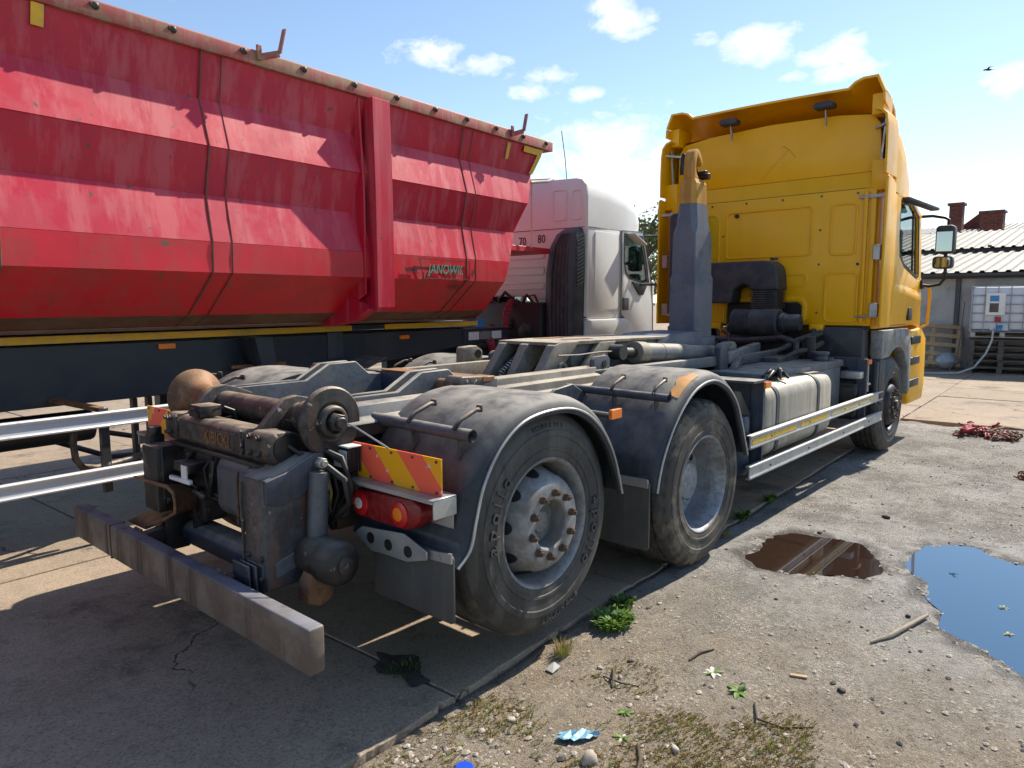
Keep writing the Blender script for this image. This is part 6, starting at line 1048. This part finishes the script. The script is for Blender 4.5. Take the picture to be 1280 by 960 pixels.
mb = MB(); mb.cyl((-.46, .06, .23), (-.62, .06, .23), .05, n=14); mb.box(-.66, -.56, .0, .12, .25, .29); mb.cyl((-.6, .06, .24), (-.6, .06, .14), .04, n=12); mb.build('valve', 'blue_plastic', ibc, bevel=.006, seg=1)
MB().prism(rrect(-.10, .24, .14, .30, .05), 'x', -.50, -.47).build('valve_recess', 'ibc_plastic', ibc)
mb = MB()
for y in (-.55, 0, .55): mb.box(-.55, .55, y-.05, y+.05, .02, .115)
mb.box(-.56, .56, -.6, .6, .115, .13); mb.box(-.56, -.46, -.6, .6, .0, .02); mb.box(.46, .56, -.6, .6, .0, .02); mb.build('pallet_base', 'cage', ibc, bevel=.004, seg=1)
def pallet(parent, m):
    for x in (-.5, -.25, 0, .25, .5): MB().box(x-.05, x+.05, -.6, .6, .122, .144).build('top_board', m, parent)
    for y in (-.55, 0, .55):
        MB().box(-.6+.05, .55, y-.05, y+.05, .100, .1215).build('stringer_board', m, parent); MB().box(-.55, .55, y-.05, y+.05, 0, .022).build('bottom_board', m, parent)
        for x in (-.48, 0, .48): MB().box(x-.07, x+.07, y-.05, y+.05, .022, .0995).build('block', m, parent)
ords = ['lowest', 'second from the bottom', 'third from the bottom', 'fourth from the bottom', 'topmost']
p0 = None
for k in range(5):
    lab = '%s weathered pallet of the stack under the caged liquid tank' % ords[k]
    loc = (16.95+rnd.uniform(-.02, .02), -.78+rnd.uniform(-.03, .03), -.006+.152*k)
    if p0 is None: p0 = thing('wooden_pallet', lab, 'pallet', loc, R(9), 'pallets stacked under the tank'); pallet(p0, 'wood_dark')
    else: c = copy_tree(p0, None, location=loc); c['label'] = lab
lp = thing('leaning_pallet', 'pale wooden pallet leaning against the shed wall', 'pallet', (17.0, .68, .05), R(9), None); lp.rotation_euler = (R(8), R(-58), R(9)); pallet(lp, 'wood'); lp.location = (17.05, .62, .52)
mb = MB(); rg = random.Random(11); rows = []
for i in range(7):
    ph = math.pi*i/6; rows.append([(.22*math.sin(ph)*math.cos(t)*rg.uniform(.75, 1.15), .28*math.sin(ph)*math.sin(t)*rg.uniform(.75, 1.15), .20-.20*math.cos(ph)*rg.uniform(.9, 1.1)) for t in [2*math.pi*k/10 for k in range(10)]])
mb.rows(rows, True); tag(mb.build('plastic_bag', 'bag', None, loc=(16.85, .26, .0), smooth=70), 'crumpled grey plastic rubbish bag beside the leaning pallet', 'bag')
tag(MB().tube([(16.36, -.70, 1.0), (16.30, -.70, .75), (16.15, -.62, .45), (15.9, -.45, .15), (15.6, -.2, .035), (15.4, .2, .02), (15.3, .9, .02), (15.6, 1.8, .02)], .022, 8).build('water_hose', 'rail_alu'), 'pale hose running from the liquid tank valve along the ground', 'hose')
tag(MB().tube([(16.5, -.1, 1.6), (16.4, -.08, .8), (16.3, -.05, .3), (16.1, .05, .05), (15.8, .5, .02), (15.7, 1.6, .02)], .012, 6).build('dark_cable', 'post_dark'), 'thin dark cable hanging down beside the caged tank', 'cable')

# ------------------------------------------------------------------ chain heaps
def link_mesh():
    pts = [(.035*math.cos(a)*(1.0), 0, .018*math.sin(a)) for a in [2*math.pi*k/10 for k in range(10)]]; mb = MB(); P = [Vector((p[0]+(.018 if p[0] > 0 else -.018), 0, p[2])) for p in pts]; P.append(P[0]); mb.tube(P, .008, 5, caps=False); return mb
def chain_heap(loc, n, spread, label, seed, reds):
    t = thing('chain_heap', label, 'chain', loc); rg = random.Random(seed); L = link_mesh(); me1, me2 = L.mesh('chain_link', 'chain_rust', smooth=60), L.mesh('chain_link', 'chain_red', smooth=60); x, y, a = -spread[0], 0, 0
    for k in range(n):
        a += rg.uniform(-.75, .75); x += .062*math.cos(a); y += .062*math.sin(a)
        if abs(x) > spread[0] or abs(y) > spread[1]: a += math.pi*.75; x = max(-spread[0], min(spread[0], x)); y = max(-spread[1], min(spread[1], y))
        z_ = .012+.05*rg.random()*(1-min(1, math.hypot(x/spread[0], y/spread[1])))+.02*rg.random(); link('chain_link', me2 if rg.random() < .25 else me1, t, (x, y, z_), (R(90)*(k % 2)+rg.uniform(-.4, .4), rg.uniform(-.4, .4), a))
    for k in range(reds):
        q = Vector((rg.uniform(-spread[0], spread[0])*.9, spread[1]*rg.uniform(-.2, 1.0), .03)); aa = rg.random()*3.1
        mb = MB(); mb.box(-.07, .07, -.025, .025, -.012, .022); mb.lathe([(.018, 0), (.036, 0), (.036, .022), (.018, .022)], (.085, 0, -.01), (0, 0, 1), 12, closed=True); mb.tube([(-.07, 0, .01), (-.12, .015, .015), (-.14, -.03, .02), (-.11, -.055, .02)], .013, 6)
        o = mb.build('grab_hook', 'chain_red', t, bevel=.005, seg=1); o.location = q+Vector((0, 0, .02)); o.rotation_euler = (rg.uniform(-.5, .5), rg.uniform(-.5, .5), aa)
    for q in ([(-.1, .05, .05), (.3, -.12, .075), (.52, -.3, .03)], [(.0, .12, .04), (.35, -.02, .08), (.55, -.18, .03)]): MB().tube(q, .014, 6).build('steel_rod', 'rusty_steel', t)
    return t
chain_heap((7.62, -1.87, -.005), 130, (.34, .28), 'heap of rusty chain with red hooks lying beyond the puddles', 4, 9)
chain_heap((5.42, -2.56, -.02), 30, (.20, .13), 'small red chain pile cut by the right picture edge', 8, 1)

# ------------------------------------------------------------------ trees in the far gap
def tree(loc, h, w, seed, label, n=2600):
    t = thing('leafy_tree', label, 'tree', loc, 0, 'trees behind the trucks'); rg = random.Random(seed); mb = MB(); mb.tube([(0, 0, 0), (.1, .05, h*.3), (-.05, .1, h*.55), (.05, 0, h*.85)], [.22, .16, .10, .03], 10); tr = mb.build('trunk', 'bark', t)
    tips = []; mb = MB()
    for k in range(26):
        z_ = h*rg.uniform(.28, .85); a = rg.random()*6.28; L = w*rg.uniform(.5, 1.0)*(1-.35*abs(z_/h-.55)); p = Vector((0, 0, z_)); q = p+Vector((math.cos(a)*L, math.sin(a)*L, h*rg.uniform(.06, .2))); mb.tube([p, lerp(p, q, .5)+Vector((0, 0, .1)), q], [.07, .04, .012], 6); tips.append((p, q))
    mb.build('limb', 'bark', t); mb = MB()
    for k in range(n):
        p, q = rg.choice(tips); c = lerp(p, q, rg.uniform(.35, 1.08))+Vector((rg.gauss(0, 1), rg.gauss(0, 1), rg.gauss(0, .8)))*(w*.13); s = rg.uniform(.05, .11)
        a = Vector((rg.gauss(0, 1), rg.gauss(0, 1), rg.gauss(0, .7))).normalized(); b = a.orthogonal().normalized(); b = Matrix.Rotation(rg.random()*6.28, 3, a) @ b; mb.add([c-b*s, c+a.cross(b)*s*.5, c+b*s, c-a.cross(b)*s*.5], [(0, 1, 2, 3)])
    mb.build('crown', 'tree_leaf', t, smooth=0); return t
tv = lambda a, b: T0+TA*a+TB*b
tree(tv(27, 8.6), 5.6, 1.5, 3, 'slim green tree seen in the gap between the white tractor and yellow cab'); tree(tv(33, 12.6), 4.6, 2.2, 5, 'lower green tree half hidden behind the white tractor cab')
tree(tv(36, 16), 4.0, 2.4, 9, 'far green tree seen through the white tractor window', 1800)

# ------------------------------------------------------------------ weeds, stones and litter on the ground
def gz(x, y): return float(ground_h(np.array([x]), np.array([y]))[0])
def weed(loc, r, h, n, label, seed, mats=('leaf_green', 'leaf_dark'), broad=True):
    t = thing('weed_clump' if broad else 'grass_tuft', label, 'weed' if broad else 'grass', loc, 0, 'weeds along the slab edge'); rg = random.Random(seed); mb = MB()
    for k in range(n):
        a = rg.random()*6.28; d = r*math.sqrt(rg.random())*.8; bx, by = d*math.cos(a), d*math.sin(a)*.8; a2 = a+rg.uniform(-.8, .8); L = h*rg.uniform(.5, 1.1); out = rg.uniform(.3, 1.0) if broad else rg.uniform(.1, .5); wd = (L*.26 if broad else .0035)
        p0 = Vector((bx, by, 0)); dr = Vector((math.cos(a2), math.sin(a2), 0)); p1 = p0+dr*L*out*.5+Vector((0, 0, L*.6)); p2 = p0+dr*L*out+Vector((0, 0, L*(.75 if broad else 1.0))); sd = Vector((-dr.y, dr.x, 0))*wd; mb.mi = 0 if rg.random() < .72 else 1
        mb.add([p0-sd*.25, p0+sd*.25, p1+sd*.6, p2, p1-sd*.6], [(0, 1, 2, 4), (4, 2, 3)])
    mb.build('leaf_blades', list(mats), t, smooth=0); return t
def rosette(loc, r, n, label, seed, mats=('leaf_green', 'leaf_dark')):
    t = thing('rosette_weed', label, 'weed', loc, 0, 'rosette weeds in the dirt'); rg = random.Random(seed)
    for k in range(n):
        a = 2*math.pi*k/n+rg.uniform(-.2, .2); L = r*rg.uniform(.75, 1.15); dr = Vector((math.cos(a), math.sin(a), 0)); sd = Vector((-dr.y, dr.x, 0)); el = rg.uniform(.15, .6); rows = []
        for i in range(5): f = i/4; w = L*.17*math.sin(math.pi*min(1, f*.85+.12)); c = dr*L*f*math.cos(el)+Vector((0, 0, L*(f*math.sin(el)-.35*f*f))); rows.append([c-sd*w+Vector((0, 0, w*.3)), c, c+sd*w+Vector((0, 0, w*.3))])
        mb = MB(); mb.rows(rows); mb.build('leaf', mats[0] if k % 4 else mats[1], t, smooth=60)
    return t
def at_(x, y, dz=0): return (x, y, gz(x, y)+dz)
weed(at_(.36, -1.245), .13, .062, 430, 'large bright green weed clump beside the rear tyre on the slab edge', 1); weed(at_(.58, -1.16), .08, .05, 160, 'dark green weed clump in shade just ahead of the rear tyre', 2, ('leaf_dark', 'leaf_green'))
weed(at_(-.05, -1.235), .055, .075, 130, 'yellow-green grass tuft under the rear tyre at the slab edge', 3, ('grass_dry', 'leaf_green'), False)
weed((-.67, -.82, .004), .10, .028, 70, 'low dark weeds on the soil patch in the slab joint behind the rear tyre', 4, ('leaf_dark', 'leaf_dark')); weed((2.45, -1.02, 0), .055, .07, 60, 'small weed clump by the slab edge ahead of the drive wheel', 5, ('leaf_dark', 'leaf_green')); weed((3.05, -.99, 0), .05, .07, 60, 'small green weed below the middle of the side guard', 6, ('leaf_green', 'leaf_dark')); weed(at_(2.0, -1.10), .04, .05, 40, 'tiny grass tuft against the front of the drive wheel', 7, ('grass_dry', 'leaf_green'), False)
rosette(at_(.165, -2.0), .062, 13, 'bright green leafy rosette weed in the open dirt', 1); rosette(at_(.24, -1.85), .05, 9, 'pale small rosette weed left of the bright one', 2, ('flower', 'leaf_green')); rosette(at_(-.27, -1.72), .04, 7, 'small rosette weed above the blue wrapper', 3); rosette(at_(-.42, -1.80), .04, 7, 'small pale rosette weed right of the blue wrapper', 4, ('leaf_green', 'flower'))
rosette((1.9, -2.72, WATER_Z), .035, 5, 'leaf cluster standing in the blue puddle', 5, ('leaf_dark', 'leaf_green')); rosette((1.55, -2.78, WATER_Z), .035, 5, 'lower leaf cluster standing in the blue puddle', 6, ('leaf_dark', 'grass_dry'))
rg = random.Random(21); nr = np.random.RandomState(21); mb = MB(); mx_, my_ = nr.uniform(-1.35, 1.0, 22000), nr.uniform(-2.7, -1.2, 22000)
ok = (-(mx_-YO.x)*YS+(my_-YO.y)*YC < -.03) & (fbm(mx_*3.1, my_*3.1, 3, 51)*np.clip(1-np.maximum(0, mx_+.1)/1.2, 0, 1) > .38+.13*nr.rand(22000)); mx_, my_ = mx_[ok], my_[ok]; mz_ = ground_h(mx_, my_)-.001
for x, y, z_ in zip(mx_.tolist(), my_.tolist(), mz_.tolist()):
    h = rg.uniform(.006, .019); a = rg.random()*6.28; mb.mi = 0 if rg.random() < .5 else (1 if rg.random() < .8 else 2)
    for q in range(3): b = a+q*2.1; L = h*rg.uniform(.6, 1.3); mb.add([(x, y, z_), (x+L*.3*math.cos(b+.9), y+L*.3*math.sin(b+.9), z_+h*.5), (x+L*.85*math.cos(b), y+L*.85*math.sin(b), z_+h*.8)], [(0, 1, 2)])
ms = mb.build('dry_moss', ['moss', 'grass_dry', 'leaf_green'], smooth=0); ms['kind'] = 'stuff'; ms['label'] = 'low dry moss and grass covering patches of dirt'; ms['category'] = 'moss'
def stone(loc, s, mat, label, seed, flat=.55):
    rg = random.Random(seed); me_ = bpy.data.meshes.new('stone'); bm = bmesh.new(); bmesh.ops.create_icosphere(bm, subdivisions=2, radius=1)
    ax = [rg.uniform(.75, 1.25), rg.uniform(.65, 1.0), flat*rg.uniform(.8, 1.1)]
    for v in bm.verts:
        n = v.co.copy(); k = 1+.16*math.sin(n.x*3.1+seed)+.12*math.sin(n.y*4.3+seed*2)+.10*math.sin(n.z*5+seed*3); v.co = Vector((n.x*ax[0], n.y*ax[1], n.z*ax[2]))*(s*k)
    bm.to_mesh(me_); bm.free(); me_.polygons.foreach_set('use_smooth', [True]*len(me_.polygons)); me_.materials.append(MATS[mat]); o = bpy.data.objects.new('stone', me_); COL.objects.link(o); o.location = (loc[0], loc[1], gz(*loc)+s*flat*.35); o.rotation_euler = (0, 0, rg.random()*6); tag(o, label, 'stone', 'stones lying in the dirt')
ST = [((-.615, -1.79), .040, 'stone_mid', 'large rounded grey-brown stone at the bottom below the blue wrapper'), ((-.60, -1.40), .017, 'stone_pale', 'small white stone between the slab edge and blue wrapper'), ((-.73, -1.36), .018, 'stone_pale', 'flat white stone nearest the broken slab corner'), ((-.36, -1.99), .022, 'stone_pale', 'pale rounded stone at the bottom right of the dirt'), ((.09, -1.52), .014, 'stone_dark', 'small black stone right of the grass tuft'), ((-.05, -1.45), .013, 'stone_mid', 'small brown stone near the dark twigs'),
      ((-.06, -1.56), .014, 'stone_mid', 'grey pebble beside the dark twigs'), ((.72, -1.31), .014, 'stone_pale', 'white pebble at the shadow edge near the drive wheel'), ((-.02, -2.27), .014, 'stone_pale', 'white round pebble low in the bare dirt'), ((3.2, -1.82), .030, 'stone_dark', 'dark clod lying on the dirt behind the brown puddle'), ((2.52, -1.56), .016, 'stone_dark', 'dark pebble on the far rim of the brown puddle'), ((.45, -2.33), .018, 'stone_dark', 'dark clod lying in the dirt below the stick'), ((1.20, -1.76), .013, 'stone_dark', 'dark pebble in the dirt left of the brown puddle'), ((1.44, -2.36), .017, 'stone_dark', 'dark clod on the left shore of the blue puddle'), ((2.06, -2.43), .014, 'stone_dark', 'dark pebble in the blue puddle near its left shore')]
for k, (l, s, m_, lb) in enumerate(ST): stone(l, s, m_, lb, k+1)
def stick(pts, r, mat, label): tag(MB().tube([(x, y, gz(x, y)+r*.7+dz) for x, y, dz in pts], [r*.8]+[r]*(len(pts)-2)+[r*.5], 6).build('stick', mat, smooth=60), label, 'stick', 'sticks on the ground')
stick([(1.48, -2.44, .012), (1.30, -2.40, .01), (1.12, -2.36, .005), (.98, -2.30, 0)], .011, 'twig', 'pale curved stick at the shore of the blue puddle'); stick([(.12, -2.09, 0), (.0, -2.15, .01), (.02, -2.24, .0), (.10, -2.33, .0)], .005, 'twig_dark', 'thin dark twig below the bright rosette weed'); stick([(-.02, -1.50, 0), (-.08, -1.54, .02), (-.15, -1.58, .0)], .006, 'twig_dark', 'short dark twig right of the grass tuft'); stick([(-.10, -1.50, .0), (-.12, -1.60, .015), (-.07, -1.66, 0)], .004, 'twig_dark', 'forked dark twig crossing the short one'); stick([(-.42, -1.87, 0), (-.50, -1.93, .005), (-.58, -1.96, 0)], .007, 'twig_dark', 'dark brown stick at the bottom right of the wrapper'); stick([(.27, -1.72, .0), (.36, -1.73, .003), (.44, -1.76, 0)], .006, 'twig_dark', 'dark stick above the pale rosette weed')
rgs = random.Random(31); mbs = MB(); rws = []
for i in range(5):
    f = 1-i/4; rws.append([((.085+.03*math.sin(3*t+1)+.012*math.sin(7*t)+rgs.uniform(-.006, .006))*f*math.cos(t), (.17+.04*math.sin(2*t)+.02*math.sin(5*t+2)+rgs.uniform(-.006, .006))*f*math.sin(t), .003+.008*(1-f)+rgs.uniform(0, .003)*(i > 0)) for t in [2*math.pi*k/64 for k in range(64)]])
mbs.rows(rws, True); tag(mbs.build('soil_patch', 'soil', None, loc=(-.66, -.80, -.001), smooth=60), 'black damp soil patch on the slab joint behind the rear tyre', 'soil')
rg = random.Random(2); rows = []
for i in range(9):
    x = lerp(-.10, .11, i/8); w = .045*math.sin(math.pi*min(1, (i+.6)/8.6))+.006; rows.append([(x+rg.uniform(-.008, .008), w*t+rg.uniform(-.008, .008), .012+.022*abs(math.sin(i*1.9+t*2.3))) for t in (-1, -.4, .2, .8)])
mb = MB(); mb.rows(rows); o = mb.build('plastic_wrapper', 'blue_wrap', None, solid=.0015, smooth=0, loc=at_(-.53, -1.67)); o.rotation_euler = (0, 0, R(-42)); o.scale = (.75, .75, .6); tag(o, 'torn crumpled blue plastic wrapper lying on the dirt', 'litter')
mb = MB(); mb.lathe([(.0, .028), (.03, .028), (.034, .024), (.035, .0)], (0, 0, 0), (0, 0, 1), 20); o = mb.build('bottle_cap', 'cap_blue', None, loc=at_(-.95, -1.49), smooth=40); tag(o, 'bright blue plastic lid at the bottom picture edge', 'litter')
mb = MB(); mb.add([(-.03, -.02, .005), (.03, -.018, .012), (.033, .02, .02), (-.028, .022, .008)], [(0, 1, 2, 3)]); o = mb.build('foil_scrap', 'foil', None, solid=.002, smooth=0, loc=at_(-.19, -1.29)); tag(o, 'small grey foil scrap just below the grass tuft', 'litter')
mb = MB(); mb.box(-.035, .035, -.012, .012, 0, .008); o = mb.build('wood_chip', 'wood', None, loc=at_(.45, -2.15), bevel=.002, seg=1); o.rotation_euler = (.1, .05, 1.9); tag(o, 'pale wood chip upright in the dirt right of the rosette', 'litter')
# bird high on the right
bp = Vector((-2.591, -3.165, 1.621))+px_dir(1235, 87)*46; bird = thing('bird', 'tiny dark bird in flight high in the sky at right', 'bird', bp, R(130))
mb = MB(); mb.lathe([(0, -.20), (.03, -.17), (.055, -.08), (.06, .0), (.045, .10), (.02, .17), (0, .22)], (0, 0, 0), (1, 0, 0), 10); mb.rows([[(-.02, .03, .02), (.08, .03, .02)], [(-.02, .20, .07), (.10, .20, .07)], [(-.06, .36, .05), (.02, .36, .05)]]); mb.rows([[(-.02, -.03, .02), (.08, -.03, .02)], [(-.02, -.20, .07), (.10, -.20, .07)], [(-.06, -.36, .05), (.02, -.36, .05)]]); mb.add([(-.18, -.01, 0), (-.18, .01, 0), (-.30, .05, 0), (-.30, -.05, 0)], [(0, 1, 2, 3)]); mb.build('body', 'black', bird, smooth=60)
